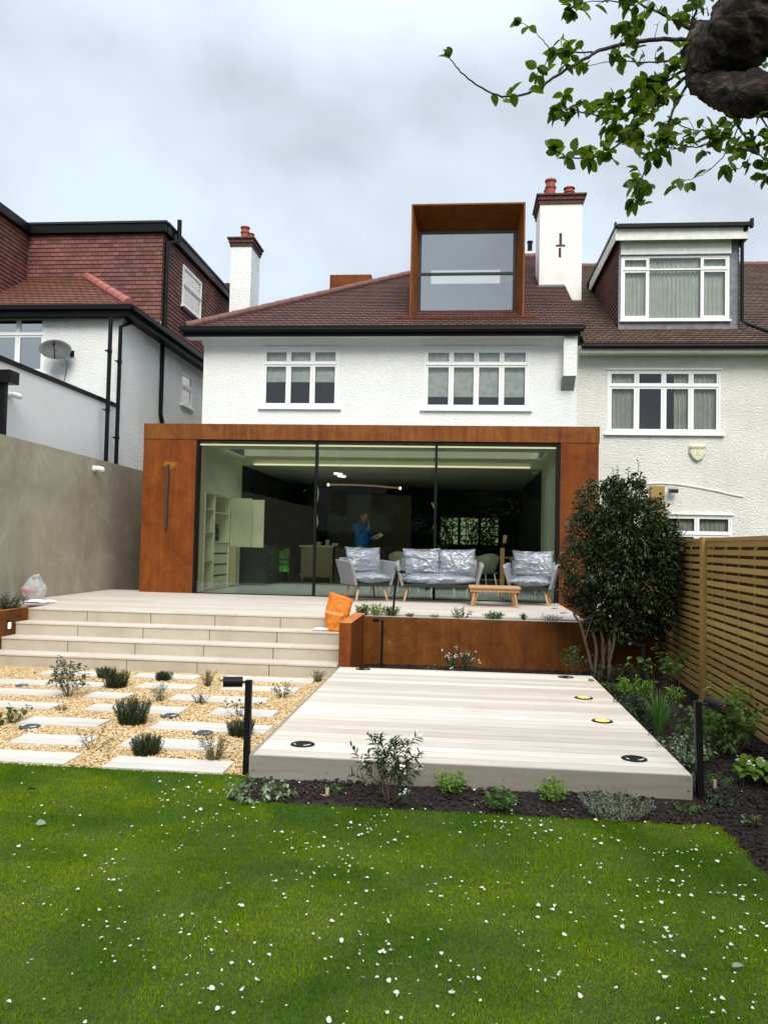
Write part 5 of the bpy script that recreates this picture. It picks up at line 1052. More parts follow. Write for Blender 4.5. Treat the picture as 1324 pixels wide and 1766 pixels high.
# pendant lamp, ceiling spots, cables
a, c = at(566, 836, y=6), at(690, 842, y=6); pd = thing('pendant_lamp', 'long thin copper pendant lamp hanging over the island', 'lamp', ((a.x+c.x)/2, 6, (a.z+c.z)/2))
mb = MB(); mb.tube([(a.x+(c.x-a.x)*i/12, 6, a.z+(c.z-a.z)*i/12+.03*math.sin(math.pi*i/12)) for i in range(13)], .022, 8); mb.build('tube', emit('copper glow', (.55, .20, .06), .16), pd)
for p in (a, c): mb = MB(); mb.tube([(p.x-.02, 6, p.z), (p.x+.02, 6, p.z)], .035, 8); mb.build('end_lamp', M['led_white'], pd)
for f_ in (.3, .7): mb = MB(); x = a.x+(c.x-a.x)*f_; mb.tube([(x, 6, a.z), (x, 6, 3.3)], .004, 4); mb.build('wire', M['black'], pd)
for px, py, lab in ((583, 818, 'left one of two small bright ceiling spots indoors'), (589, 822, 'right one of two small bright ceiling spots indoors')):
    p = at(px, py, z=3.27); mb = MB(); mb.tube([(p.x-.07, p.y-.1, 3.285), (p.x+.07, p.y+.1, 3.285)], .03, 8); tag(mb.build('ceiling_spot', M['led_white']), lab, 'spotlight')
def cable(pxs, y, lab, r=.011):
    mb = MB(); mb.tube([tuple(at(a, c, y=y+.03*math.sin(i*1.3))) for i, (a, c) in enumerate(pxs)], r, 6); tag(mb.build('hanging_cable', M['white_cable'], smooth=True), lab, 'cable')
cable([(549, 778), (549, 800), (546, 830), (549, 850), (545, 880), (548, 900), (543, 920), (543, 937)], .5, 'thick white cable hanging behind the left glass joint')
cable([(751, 800), (752, 840), (750, 860), (748, 872), (744, 866), (749, 878), (751, 892), (747, 912)], .5, 'white cable with a knot hanging behind the right glass joint', .009)
cable([(582, 780), (584, 790), (582, 797), (590, 806)], 2.6, 'short curled wire hanging from the ceiling left of the middle', .007)
cable([(927, 804), (927, 811), (922, 816), (918, 816)], 2.9, 'curled wire hanging from the ceiling near the right wall', .010)
# pale dining chairs and table behind the sofa
def dchair(lab, x, y, rz, first=[None]):
    if first[0] is None:
        t_ = thing('shell_chair', lab, 'chair', (x, y, TZ), 0, 'pale dining chairs indoors', True); t_.rotation_euler.z = rz
        mb = MB(); V = []; n = 10
        for i in range(n+1):
            a = -1.25+2.5*i/n; V += [(.25*math.sin(a)*.9, .22*math.cos(a), .45), (.31*math.sin(a), .30*math.cos(a), .83-.12*abs(math.sin(a))**2)]
        mb.add(V, [(2*i, 2*i+2, 2*i+3, 2*i+1) for i in range(n)]); o = mb.build('backrest', M['chair_shell'], t_, smooth=True); sm = o.modifiers.new('s', 'SOLIDIFY'); sm.thickness = .02
        mb = MB(); mb.box(-.23, .23, -.24, .20, .43, .455); mb.build('seat', M['chair_shell'], t_, bevel=.01)
        for sx in (-1, 1):
            for sy in (-1, 1): mb = MB(); mb.tube([(sx*.17, sy*.16, .43), (sx*.24, sy*.22, 0)], [.016, .011], 6); mb.build('leg', M['white_paint'], t_)
        first[0] = t_; return t_
    return dup(first[0], (x, y, TZ), rz, lab)
dchair('pale shell chair indoors between the left armchair and the sofa', at(697, 970, y=1.9).x, 1.9, rad(160)); dchair('pale shell chair indoors just right of the sofa', at(832, 970, y=1.8).x, 1.8, rad(-150))
dchair('pale shell chair indoors hidden behind the middle of the sofa', -.35, 2.1, rad(180)); dchair('pale shell chair indoors behind the right armchair', at(905, 970, y=2.6).x, 2.6, rad(170))
dt = thing('dining_table', 'dark dining table indoors behind the sofa carrying a plant', 'table', (.2, 3.2, TZ)); mb = MB(); mb.box(-.8, 1.1, 2.8, 3.7, TZ+.72, TZ+.75); mb.build('tabletop', M['brown_wall'], dt)
for x in (-.7, 1.0):
    for y in (2.9, 3.6): mb = MB(); mb.box(x-.03, x+.03, y-.03, y+.03, TZ, TZ+.719); mb.build('leg', M['black_metal'], dt)
a = at(763, 945, y=3.1); 
for px, lab in ((763, 'white mug on the dining table under the plant'), (778, 'white mug on the dining table right of the plant')):
    q = at(px, 950, y=3.0); mb = MB(); mb.lathe([(.03, 0), (.035, .10), (.031, .10), (.028, .01)], (q.x, 3.0, TZ+.752), 14); tag(mb.build('mug', M['white_paint'], smooth=False), lab, 'mug')
a = at(865, 1008, y=1.0); c = at(864, 923, y=1.0)
cl = thing('timber_prop', 'upright timber prop with a clamp on its top, inside left of the right armchair', 'prop', (a.x, 1.0, TZ))
zz = at(865, 945, y=1.0).z; mb = MB(); mb.box(a.x-.04, a.x+.04, .96, 1.04, TZ, zz); mb.build('post', M['wood'], cl, bevel=.004)
mb = MB(); mb.box(a.x-.035+.02, a.x+.035+.02, .96, 1.02, zz+.09, c.z, lambda x, y, z: (x+(z-zz)*.12, y, z)); mb.build('clamp', M['wood'], cl, bevel=.004); mb = MB(); mb.tube([(a.x, 1, zz), (a.x+.02, 1, zz+.1)], .02, 8); mb.build('hook', M['black_metal'], cl)
# ------------------------------------------------------------------ person
def skin_obj(name, J, E_, m, parent, sub=2, root=0):
    me = bpy.data.meshes.new(name); me.from_pydata([tuple(j[:3]) for j in J], E_, []); me.materials.append(m)
    o = bpy.data.objects.new(name, me); COL.objects.link(o); o.parent = parent
    sk = o.modifiers.new('skin', 'SKIN'); sk.use_smooth_shade = True
    if not me.skin_vertices: 
        bpy.context.view_layer.objects.active = o; me.attributes
    dt_ = me.skin_vertices[0].data
    for i, j in enumerate(J): r = j[3]; dt_[i].radius = r if hasattr(r, '__len__') else (r, r)
    dt_[root].use_root = True
    sb = o.modifiers.new('sub', 'SUBSURF'); sb.levels = sub; sb.render_levels = sub
    return o
PP = at(622, 1000, y=5.0); pr = thing('person', 'person in a blue top standing indoors, reading a sheet of paper', 'person', (PP.x, 5.0, TZ), rad(62), local=True)
# local frame: faces -Y, x to their left
J = [(0, 0, .93, (.11, .08)), (0, 0, 1.08, (.13, .095)), (0, .0, 1.25, (.165, .115)), (0, .02, 1.40, (.14, .10)), (0, .0, 1.48, .062), (0, -.04, 1.545, .062), (0, -.058, 1.60, (.082, .100)), (0, -.06, 1.66, (.088, .108)), (0, -.05, 1.725, (.066, .080)),
     (.19, .01, 1.38, .062), (.235, -.05, 1.14, .045), (.13, -.30, 1.12, .036), (.07, -.38, 1.14, .028),           # left arm holds paper
     (-.19, .01, 1.38, .062), (-.22, -.12, 1.14, .045), (-.08, -.26, 1.36, .034), (-.03, -.22, 1.47, .026),        # right hand to mouth
     (.09, 0, .86, .085), (.10, -.02, .48, .058), (.10, .01, .09, .04), (.11, -.12, .035, .038), (-.09, 0, .86, .085), (-.10, -.02, .48, .058), (-.10, .01, .09, .04), (-.11, -.12, .035, .038)]
Ed = [(0, 1), (1, 2), (2, 3), (3, 4), (4, 5), (5, 6), (6, 7), (7, 8), (3, 9), (9, 10), (10, 11), (11, 12), (3, 13), (13, 14), (14, 15), (15, 16), (0, 17), (17, 18), (18, 19), (19, 20), (0, 21), (21, 22), (22, 23), (23, 24)]
def fingers(base, d, side, cur, i0):
    b_ = Vector(base); d = Vector(d).normalized(); s_ = Vector(side).normalized(); nrm = d.cross(s_)
    for k, (o, l) in enumerate(((-.026, .062), (-.009, .072), (.009, .068), (.026, .052))):
        a = b_+s_*o+d*.03; J.append((*a, .009)); J.append((*(a+d*l*.55+nrm*cur*.3), .008)); J.append((*(a+d*l*.8+nrm*cur), .007)); n = len(J); Ed.extend([(i0, n-3), (n-3, n-2), (n-2, n-1)])
    a = b_-s_*.03-d*.005; J.append((*(a-s_*.012+d*.02), .010)); J.append((*(a-s_*.02+d*.05), .008)); n = len(J); Ed.extend([(i0, n-2), (n-2, n-1)])
J[12] = (.07, -.38, 1.14, (.030, .016)); J[16] = (-.03, -.22, 1.47, (.028, .016))
fingers((.06, -.40, 1.145), (-.5, -.8, .25), (-.3, .3, .9), .03, 12); fingers((-.025, -.205, 1.49), (.25, .35, .85), (1, 0, -.3), .02, 16)
body = skin_obj('body', J, Ed, M['skin'], pr)
mb = MB(); mb.tube([(0, -.145, 1.655), (0, -.178, 1.625), (0, -.148, 1.61)], [.009, .016, .012], 8); mb.build('nose', M['skin'], pr, smooth=True)
for s in (-1, 1):
    mb = MB(); mb.tube([(s*.031, -.134, 1.655), (s*.031, -.142, 1.655)], [.010, .008], 8); mb.build('eye', M['hair'], pr); mb = MB(); mb.tube([(s*.077, -.04, 1.63), (s*.088, -.03, 1.65), (s*.084, -.035, 1.675)], [.010, .015, .010], 8); mb.build('ear', M['skin'], pr, smooth=True)
mb = MB(); mb.tube([(-.022, -.132, 1.592), (.022, -.132, 1.592)], .006, 6); mb.build('mouth', plain('lips', (.30, .10, .08), .5), pr)
# short receding hair: a cap over the back of the head
mb = MB(); V = []; n, k_ = 14, 20
for i in range(n+1):
    for k in range(k_+1):
        th = math.pi*i/n*.58; ph = -.25*math.pi+1.5*math.pi*k/k_; V.append((.094*math.sin(th)*math.cos(ph), -.045+.02+.106*math.sin(th)*math.sin(ph), 1.660+.098*math.cos(th)))
mb.add(V, [(i*(k_+1)+k, (i+1)*(k_+1)+k, (i+1)*(k_+1)+k+1, i*(k_+1)+k+1) for i in range(n) for k in range(k_)]); mb.build('hair', M['hair'], pr, smooth=True)
JT = [(0, 0, .84, (.20, .155)), (0, 0, 1.08, (.20, .175)), (0, .0, 1.25, (.215, .18)), (0, .02, 1.40, (.18, .14)), (0, .0, 1.475, .085), (.21, .01, 1.385, .10), (.26, -.05, 1.13, .085), (.155, -.27, 1.12, .058), (-.21, .01, 1.385, .10), (-.245, -.12, 1.13, .085), (-.10, -.245, 1.33, .048)]
skin_obj('sweatshirt', JT, [(0, 1), (1, 2), (2, 3), (3, 4), (3, 5), (5, 6), (6, 7), (3, 8), (8, 9), (9, 10)], M['blue_top'], pr)
JP = [(0, 0, .96, (.15, .12)), (.095, 0, .80, .095), (.105, -.02, .48, .078), (.105, .01, .09, .062), (-.095, 0, .80, .095), (-.105, -.02, .48, .078), (-.105, .01, .09, .062)]
skin_obj('trousers', JP, [(0, 1), (1, 2), (2, 3), (0, 4), (4, 5), (5, 6)], M['trousers'], pr)
for s in (-1, 1): mb = MB(); mb.tube([(s*.105, .05, .04), (s*.11, -.06, .045), (s*.115, -.17, .03)], [.05, .055, .035], 10); mb.build('shoe', M['black'], pr, smooth=True)
ppw = pr.matrix_world; mt_ = Matrix.Translation(pr.location) @ Matrix.Rotation(rad(62), 4, 'Z')
mb = MB(); V = []
for i in range(9):
    for j in range(9): u, v = i/8, j/8; q = mt_ @ Vector((.15-.30*u, -.33-.20*v, 1.13+.10*v-.05*(u-.5)**2*4)); V.append(tuple(q))
mb.add(V, [(i*9+j, (i+1)*9+j, (i+1)*9+j+1, i*9+j+1) for i in range(8) for j in range(8)]); tag(mb.build('paper_sheet', M['paper'], smooth=True), 'white sheet of paper held by the person indoors', 'paper')
# ------------------------------------------------------------------ plants
def leaves(name, P, D, L, W, m, parent=None, seed=0, fold=.25, droop=.25, simple=False, rnd=False):
    g = np.random.default_rng(seed); P = np.asarray(P, float); D = np.asarray(D, float); n = len(P)
    D = D/np.linalg.norm(D, axis=1, keepdims=True); up = np.tile([0, 0, 1.], (n, 1))+g.normal(0, .45, (n, 3))
    Sd = np.cross(D, up); Sd /= np.linalg.norm(Sd, axis=1, keepdims=True)+1e-9; Nn = np.cross(Sd, D)
    L = np.broadcast_to(L, n)*g.uniform(.7, 1.2, n); W = np.broadcast_to(W, n)*g.uniform(.8, 1.2, n)
    def pt(a, b, c): return P+D*(L*a)[:, None]+Sd*(W*b)[:, None]+Nn*(L*c)[:, None]-np.array([0, 0, 1])*(L*droop*a*a)[:, None]
    if simple:
        V = np.stack([P, pt(.45, .5, fold*.3), pt(1, 0, 0), pt(.45, -.5, fold*.3)], 1).reshape(-1, 3); q = (np.arange(n)*4)[:, None]
        Fq = np.concatenate([q+np.array([0, 1, 2]), q+np.array([0, 2, 3])])
    elif rnd:
        rows = ((.0, .02), (.14, .34), (.36, .50), (.62, .46), (.84, .27), (1.0, .02)); vs = []
        for a, w_ in rows: vs += [pt(a, w_, fold*w_*.6), pt(a, 0, 0), pt(a, -w_, fold*w_*.6)]
        V = np.stack(vs, 1).reshape(-1, 3); q = (np.arange(n)*18)[:, None]; Fq = np.concatenate([q+np.array([3*i+s, 3*i+s+1, 3*i+s+4, 3*i+s+3]) for i in range(5) for s in (0, 1)])
    else:
        V = np.stack([P, pt(.35, 0, 0), pt(.70, 0, 0), pt(1, 0, 0), pt(.28, .46, fold*.3), pt(.68, .36, fold*.28), pt(.28, -.46, fold*.3), pt(.68, -.36, fold*.28)], 1).reshape(-1, 3); q = (np.arange(n)*8)[:, None]
        Fq = np.concatenate([q+np.array(f) for f in ((0, 1, 4), (0, 6, 1), (1, 2, 5), (1, 5, 4), (1, 6, 7), (1, 7, 2), (2, 3, 5), (2, 7, 3))])
    return npmesh(name, V, Fq, m, parent)
def plant(name, label, cat, px, py, z, h, w, mat, ns=10, lps=16, L=.03, W=.012, stem='stem_brown', curve=.3, clump=.25, start=.15, lay=.5, flowers=0, fl='blossom', group=None, seed=None, sr=.0025, simple=False, tipbias=1.0, Y=None, branch=0, droop=.25):
    global _ps
    _ps += 1; g = random.Random(seed or _ps*7+3)
    B = at(px, py, z=z) if Y is None else Vector((px, Y, z)); t_ = thing(name, label, cat, B, group=group); sm = MB(); P = []; D = []; tips = []
    def grow(p0, d0, ln__, r, lv, n0):
        pts = [p0]; d = d0.copy(); p = p0.copy(); k = 7
        for i in range(k): d = (d+Vector((g.gauss(0, .10), g.gauss(0, .10), .05*curve))).normalized(); p = p+d*ln__/k; pts.append(p.copy())
        sm.tube(pts, [max(.0008, r*(1-.75*i/k)) for i in range(k+1)], 5, cap=False)
        for j in range(n0):
            f = start+(1-start)*((j+g.random())/n0)**(1/tipbias); i = min(k-1, int(f*k)); q = pts[i].lerp(pts[i+1], f*k-i)
            a = g.random()*6.283; dd = (pts[i+1]-pts[i]).normalized(); o = dd.orthogonal().normalized(); o = Matrix.Rotation(a, 3, dd) @ o
            P.append(tuple(q)); D.append(tuple((dd*(1-lay)+o*lay*1.2).normalized()))
        tips.append((pts[-1], (pts[-1]-pts[-2]).normalized()))
        if lv > 0:
            for _ in range(branch): f = g.uniform(.3, .85); i = int(f*k); dd = (pts[i+1]-pts[i]).normalized(); o = Matrix.Rotation(g.random()*6.28, 3, dd) @ dd.orthogonal().normalized(); grow(pts[i], (dd+o*.8).normalized(), ln__*.5, r*.6, lv-1, max(3, n0//2))
    for s in range(ns):
        a = 2*math.pi*(s+g.random()*.8)/ns; rr = (g.random()**.6); tilt = rr*w/2/max(h, .01); b0 = B+Vector((math.cos(a), math.sin(a), 0))*clump*w*.5*rr
        d = Vector((math.cos(a)*tilt, math.sin(a)*tilt, 1)).normalized(); grow(b0-Vector((0, 0, .01)), d, h*g.uniform(.72, 1.05)*math.sqrt(1+tilt*tilt)*(1-.25*rr), sr, 1 if branch else 0, lps)
    sm.build('stems', M[stem], t_, smooth=True)
    leaves('leaves', P, D, L, W, M[mat], t_, seed=_ps, simple=simple, droop=droop)
    if flowers:
        for (p, d) in g.sample(tips, min(flowers, len(tips))):
            FP = []; FD = []
            for k in range(9): a = g.random()*6.28; c = p+Vector((g.gauss(0, 1), g.gauss(0, 1), g.gauss(.3, 1)))*.012; FP.append(tuple(c)); FD.append((math.cos(a), math.sin(a), g.uniform(.0, .8)))
            leaves('flower', FP, FD, .022, .020, M[fl], t_, seed=_ps)
    return t_
_ps = 0
def blades(name, label, cat, px, py, z, h, w, mat, n, W=.006, arch=.6):
    global _ps
    _ps += 1; g = np.random.default_rng(_ps); B = at(px, py, z=z); t_ = thing(name, label, cat, B); a = g.uniform(0, 6.28, n); rr = g.uniform(0, 1, n); L = h*g.uniform(.6, 1.1, n)
    dr = np.stack([np.cos(a), np.sin(a), 0*a], 1); sd = np.stack([-np.sin(a), np.cos(a), 0*a], 1); b0 = np.array(B)+dr*(rr*w*.15)[:, None]; vs = []
    for i in range(6):
        f = i/5; o = w/2*rr*(f**1.5)*1.1; zz = L*(f-arch*rr*.55*f*f*f); wd = W*(1-f**2)+.0006
        c = b0+dr*o[:, None]+np.array([0, 0, 1])*zz[:, None]; vs += [c-sd*(wd/2), c+sd*(wd/2)]
    V = np.stack(vs, 1).reshape(-1, 3); q = (np.arange(n)*12)[:, None]; Fq = np.concatenate([q+np.array([2*i, 2*i+1, 2*i+3, 2*i+2]) for i in range(5)])
    npmesh('blades', V, Fq, M[mat], t_); return t_
def rosemary(label, px, py, h, w, n=60):
    w *= 1.02; h *= 1.0
    plant('rosemary', label, 'rosemary', px, py, 0, h, w, 'leaf_rosemary', ns=int(n*2.2), lps=44, L=.020, W=.0055, clump=.7, start=.05, lay=.45, simple=True, sr=.0018, stem='stem_rosemary', group='dark rosemary tufts in the gravel', curve=2.5)
rosemary('largest dark rosemary tuft, in the middle of the gravel', 228, 1249, .26, .27, 70); rosemary('small round rosemary in front of the sixth-row slab', 252, 1302, .17, .20, 50)
rosemary('broad dark rosemary beside the open shrub near the steps', 200, 1187, .22, .26, 60); rosemary('lighter rosemary tucked behind the broad one near the steps', 183, 1170, .15, .20, 34)
rosemary('dwarf rosemary nearest the foot of the steps', 281, 1174, .12, .17, 34); rosemary('dark rosemary half behind the black post by the deck', 415, 1270, .16, .20, 44)
plant('open_shrub', 'tall open shrub with dark leaves and bare brown stems in the gravel', 'shrub', 118, 1203, 0, .42, .58, 'leaf_deep', ns=9, lps=12, L=.060, W=.017, start=.45, tipbias=1.8, branch=3, sr=.0045, clump=.1, lay=.6)
plant('sapling', 'wispy sapling with red stems between the two sixth-row slabs', 'sapling', 160, 1294, 0, .20, .42, 'leaf_silver', ns=7, lps=9, L=.032, W=.012, start=.35, branch=1, sr=.003, clump=.1)
plant('lavender', 'grey-green lavender before the last slab near the deck', 'lavender', 370, 1313, 0, .25, .22, 'leaf_olive', ns=22, lps=16, L=.035, W=.006, clump=.3, simple=True)
plant('lavender', 'pale grey-green lavender right of the dwarf rosemary', 'lavender', 358, 1184, 0, .22, .20, 'leaf_olive', ns=20, lps=14, L=.034, W=.007, clump=.3, simple=True)
plant('lavender', 'grey lavender at the far left corner of the deck', 'lavender', 548, 1177, 0, .18, .20, 'leaf_olive', ns=20, lps=14, L=.032, W=.006, clump=.3, simple=True)
plant('sprig', 'loose silvery sprig right of the shortest slab', 'sprig', 275, 1210, 0, .20, .26, 'leaf_silver', ns=12, lps=12, L=.034, W=.009, branch=1, clump=.2)
plant('sprig', 'small dark grey sprig standing before the third-row slab', 'sprig', 346, 1214, 0, .12, .18, 'leaf_deep', ns=14, lps=12, L=.026, W=.008)
plant('sapling', 'sprawling sapling on the second-row slab beside the deck', 'sapling', 487, 1204, 0, .20, .38, 'leaf_green', ns=6, lps=9, L=.040, W=.018, branch=1, sr=.003, clump=.1)
plant('sapling', 'sparse sapling behind the black spotlight post', 'sapling', 412, 1238, 0, .20, .44, 'leaf_deep', ns=6, lps=8, L=.040, W=.017, branch=1, sr=.003, clump=.1)
plant('sprawler', 'green leafy sprawling plant at the left edge of the gravel', 'plant', 14, 1249, 0, .16, .42, 'leaf_green', ns=12, lps=10, L=.045, W=.020, branch=1, clump=.3)
plant('seedling', 'tiny green seedling between fourth and fifth slabs', 'seedling', 106, 1226, 0, .07, .15, 'leaf_green', ns=9, lps=7, L=.03, W=.011, clump=.3)
# bed in front of the deck
plant('low_plant', 'low grey-green leafy plant at the left front corner of the deck', 'plant', 452, 1374, 0, .11, .36, 'leaf_var', ns=26, lps=12, L=.036, W=.018, clump=.7, lay=.8)
plant('low_plant', 'tiny green plant beside a wooden tag in the mulch', 'plant', 574, 1366, 0, .06, .16, 'leaf_green', ns=10, lps=8, L=.028, W=.016, clump=.5, lay=.8)
plant('flowering_shrub', 'tall open shrub with narrow leaves and white flowers before the deck', 'shrub', 672, 1384, 0, .46, .50, 'leaf_deep', ns=9, lps=22, L=.060, W=.013, branch=3, sr=.0045, clump=.12, start=.35, tipbias=1.6, flowers=16)
plant('perennial', 'bright green ferny perennial just right of the white flowering shrub', 'perennial', 778, 1369, 0, .17, .21, 'leaf_lime', ns=22, lps=11, L=.042, W=.016, stem='stem_green', clump=.35)
plant('perennial', 'mid green perennial standing closest to the lawn edge', 'perennial', 862, 1397, 0, .15, .21, 'leaf_green', ns=22, lps=12, L=.040, W=.018, stem='stem_green', clump=.4)
plant('perennial', 'lime green perennial left of the silvery mound', 'perennial', 952, 1383, 0, .17, .23, 'leaf_lime', ns=20, lps=11, L=.045, W=.016, stem='stem_green', clump=.35)
plant('silver_mound', 'dense silvery grey mound of tiny leaves before the deck', 'plant', 1060, 1408, 0, .17, .34, 'leaf_silver', ns=110, lps=26, L=.012, W=.007, clump=.75, simple=True, lay=.7)
plant('low_plant', 'low green rosette at the near right corner of the deck', 'plant', 1188, 1400, 0, .06, .19, 'leaf_green', ns=20, lps=8, L=.030, W=.016, clump=.6, lay=.9)
plant('low_plant', 'dark green rosette in the mulch right of the spotlight post', 'plant', 1238, 1383, 0, .06, .20, 'leaf_deep', ns=20, lps=8, L=.036, W=.017, clump=.6, lay=.9)
plant('low_plant', 'small pale rosette low at the right edge of the mulch', 'plant', 1296, 1424, 0, .08, .12, 'leaf_olive', ns=10, lps=7, L=.040, W=.012, clump=.4)
plant('low_plant', 'flat green plant beside the pale wooden tag at the right', 'plant', 1226, 1348, 0, .06, .26, 'leaf_green', ns=20, lps=9, L=.028, W=.012, clump=.7, lay=.9)
# right bed
plant('foam_flower', 'pale green leafy plant with white flower spikes at the right edge', 'plant', 1310, 1352, 0, .19, .30, 'leaf_lime', ns=30, lps=4, L=.075, W=.062, stem='stem_green', clump=.4, start=.7, lay=.9, flowers=8)
plant('flower_spike', 'lone small white flower spike left of the foam flower', 'flower', 1276, 1342, 0, .11, .04, 'blossom', ns=3, lps=16, L=.012, W=.010, start=.4)
plant('astilbe', 'large light green leafy plant against the fence behind the spotlight', 'plant', 1244, 1296, 0, .50, .60, 'leaf_astilbe', ns=34, lps=20, L=.055, W=.028, stem='stem_green', clump=.45, start=.3, branch=1, lay=.8)
plant('astilbe', 'lime leaved plant leaning on the foot of the fence', 'plant', 1262, 1262, 0, .50, .40, 'leaf_lime', ns=14, lps=13, L=.055, W=.026, stem='stem_green', clump=.5, start=.4, lay=.85, branch=1)
plant('variegated_plant', 'variegated grey-green plant just behind the near spotlight post', 'plant', 1172, 1316, 0, .24, .46, 'leaf_var', ns=40, lps=14, L=.036, W=.015, stem='stem_green', clump=.6, lay=.8)
blades('sedge', 'pale arching sedge beside the near spotlight post', 'grass clump', 1202, 1296, 0, .24, .44, 'leaf_silver', 60, .005, .9)
blades('iris_clump', 'upright clump of green blade leaves beside the deck', 'grass clump', 1136, 1264, 0, .38, .34, 'leaf_blade', 110, .010, .35)
plant('hellebore', 'dark leaved mound beside the right edge of the deck', 'plant', 1104, 1240, 0, .26, .40, 'leaf_deep', ns=40, lps=14, L=.050, W=.026, clump=.6, lay=.8)
plant('pieris', 'yellow-green mound above the dark leaved one', 'plant', 1100, 1213, 0, .30, .40, 'leaf_lime', ns=34, lps=16, L=.050, W=.018, clump=.5, start=.4, tipbias=1.6)
plant('pieris', 'small lime tipped plant behind the blade leaf clump', 'plant', 1163, 1236, 0, .34, .22, 'leaf_lime', ns=8, lps=13, L=.055, W=.016, clump=.3, start=.55, tipbias=1.6)
plant('hydrangea', 'leggy hydrangea with pale bare stems against the fence', 'hydrangea', 1146, 1212, 0, .66, .44, 'leaf_green', ns=20, lps=9, L=.075, W=.038, clump=.6, start=.72, sr=.005, tipbias=1.4, lay=.8)
plant('undergrowth_plant', 'low dark plant under the fence behind the hydrangea', 'plant', 1090, 1178, 0, .26, .46, 'leaf_deep', ns=24, lps=12, L=.040, W=.020, clump=.6)
plant('small_plant', 'small green plant by the far right corner of the deck', 'plant', 1052, 1196, 0, .16, .26, 'leaf_green', ns=20, lps=9, L=.035, W=.018, clump=.5, lay=.8)
# bed behind the deck
plant('rhododendron', 'dark leaved shrub with white blossom clusters before the rusty planter', 'shrub', at(790, 1150, y=-4.35).x, 0, 0, .36, .46, 'leaf_deep', ns=16, lps=18, L=.045, W=.017, clump=.4, start=.3, branch=1, sr=.004, flowers=14, Y=-4.3)
plant('camellia', 'slender green shrub before the right end of the rusty planter', 'shrub', at(990, 1150, y=-4.3).x, 0, 0, .52, .42, 'leaf_green', ns=9, lps=12, L=.050, W=.022, clump=.3, start=.5, branch=1, sr=.004, Y=-4.2)
for px, h, w_, mt2, lab in ((655, .14, .16, 'leaf_green', 'small seedling at the foot of the thin planter spotlight'), (672, .15, .16, 'leaf_olive', 'small pale seedling right of the thin planter spotlight'), (705, .10, .14, 'leaf_green', 'low seedling between the seedlings and the blossom shrub'), (752, .10, .20, 'leaf_lime', 'lime seedling just left of the white blossom shrub'),
                            (744, .20, .12, 'leaf_olive', 'thin sprig left of the white blossom shrub'), (870, .07, .22, 'leaf_green', 'flat seedling midway along the rusty planter'), (928, .14, .16, 'leaf_green', 'spiky seedling left of the slender green shrub')):
    plant('seedling', lab, 'seedling', at(px, 1150, y=-4.6).x, 0, 0, h, w_, mt2, ns=12, lps=8, L=.034, W=.012, Y=-4.6, clump=.4)
plant('fern_plant', 'dark foliage low at the right end of the planter beside the shrub stems', 'plant', at(1035, 1150, y=-4.2).x, 0, 0, .26, .5, 'leaf_deep', ns=26, lps=10, L=.045, W=.02, Y=-4.2, clump=.6)
# planter top
for px, h, w_, mt2, n_, LL, lab in ((625, .17, .20, 'leaf_green', 26, .045, 'bushy green plant at the left end of the long planter'), (650, .19, .22, 'leaf_lime', 22, .045, 'bright bushy plant in the planter between its two green neighbours'), (674, .16, .22, 'leaf_green', 26, .045, 'bushy plant in the planter at the foot of the leaning spotlight'),
        (707, .06, .14, 'leaf_purple', 22, .02, 'small dark purple plant in the long planter'), (750, .06, .12, 'leaf_olive', 16, .02, 'tiny grey-green plant in the planter right of the purple one'), (795, .16, .32, 'leaf_olive', 12, .05, 'spiky grey-green plant in the middle of the long planter'),
        (852, .11, .30, 'leaf_green', 22, .05, 'leafy green plant in the planter in front of the coffee table'), (903, .10, .14, 'leaf_purple', 12, .035, 'dark upright plant in the planter in front of the right armchair'), (950, .10, .30, 'leaf_silver', 34, .026, 'silvery plant near the right end of the long planter')):
    plant('planter_plant', lab, 'plant', at(px, 1060, y=-3.4).x, 0, TZ-.01, h, w_, mt2, ns=n_, lps=12, L=LL, W=LL*.34, Y=-3.4, clump=.45)
plant('azalea', 'dense green bush in the left planter beside the white bag', 'bush', -5.98, 0, TZ-.03, .26, .42, 'leaf_deep', ns=50, lps=18, L=.036, W=.014, Y=-4.15, clump=.6)
plant('azalea', 'dark bush at the far left end of the left planter', 'bush', -6.3, 0, TZ-.03, .24, .40, 'leaf_rosemary', ns=50, lps=18, L=.034, W=.014, Y=-4.35, clump=.6, flowers=6)
plant('house_plant', 'leafy house plant on the dining table indoors', 'house plant', at(763, 950, y=3.2).x, 0, TZ+.75, .32, .36, 'leaf_deep', ns=14, lps=12, L=.06, W=.025, Y=3.2, clump=.2, start=.4)
# ------------------------------------------------------------------ big dark shrub
SB = Vector((1.62, -4.35, 0)); sh = thing('dark_shrub', 'big rounded dark green evergreen shrub on bare stems by the fence', 'shrub', SB)
mb = MB(); g = random.Random(3)
zlo, zhi = 0, 0
LB = []
for (px, py, rp) in ((1040, 872, 42), (1082, 856, 32), (1108, 892, 36), (1146, 935, 26), (1022, 922, 42), (1080, 922, 56), (1132, 950, 44), (1008, 975, 36), (1058, 985, 52), (1118, 1000, 50), (998, 1022, 26), (1040, 1045, 38), (1098, 1055, 44), (1150, 985, 28), (1098, 828, 11), (1058, 842, 18), (1136, 1050, 30), (1166, 925, 14), (1070, 1082, 24), (1112, 1088, 28), (1030, 1072, 18)):
    yy = -4.25+g.uniform(-.22, .22); c = at(px, py, y=yy); r0 = rp*.0073; LB.append(((c.x, c.y, c.z), (r0*g.uniform(.9, 1.15), r0*1.15, r0*g.uniform(.85, 1.1))))
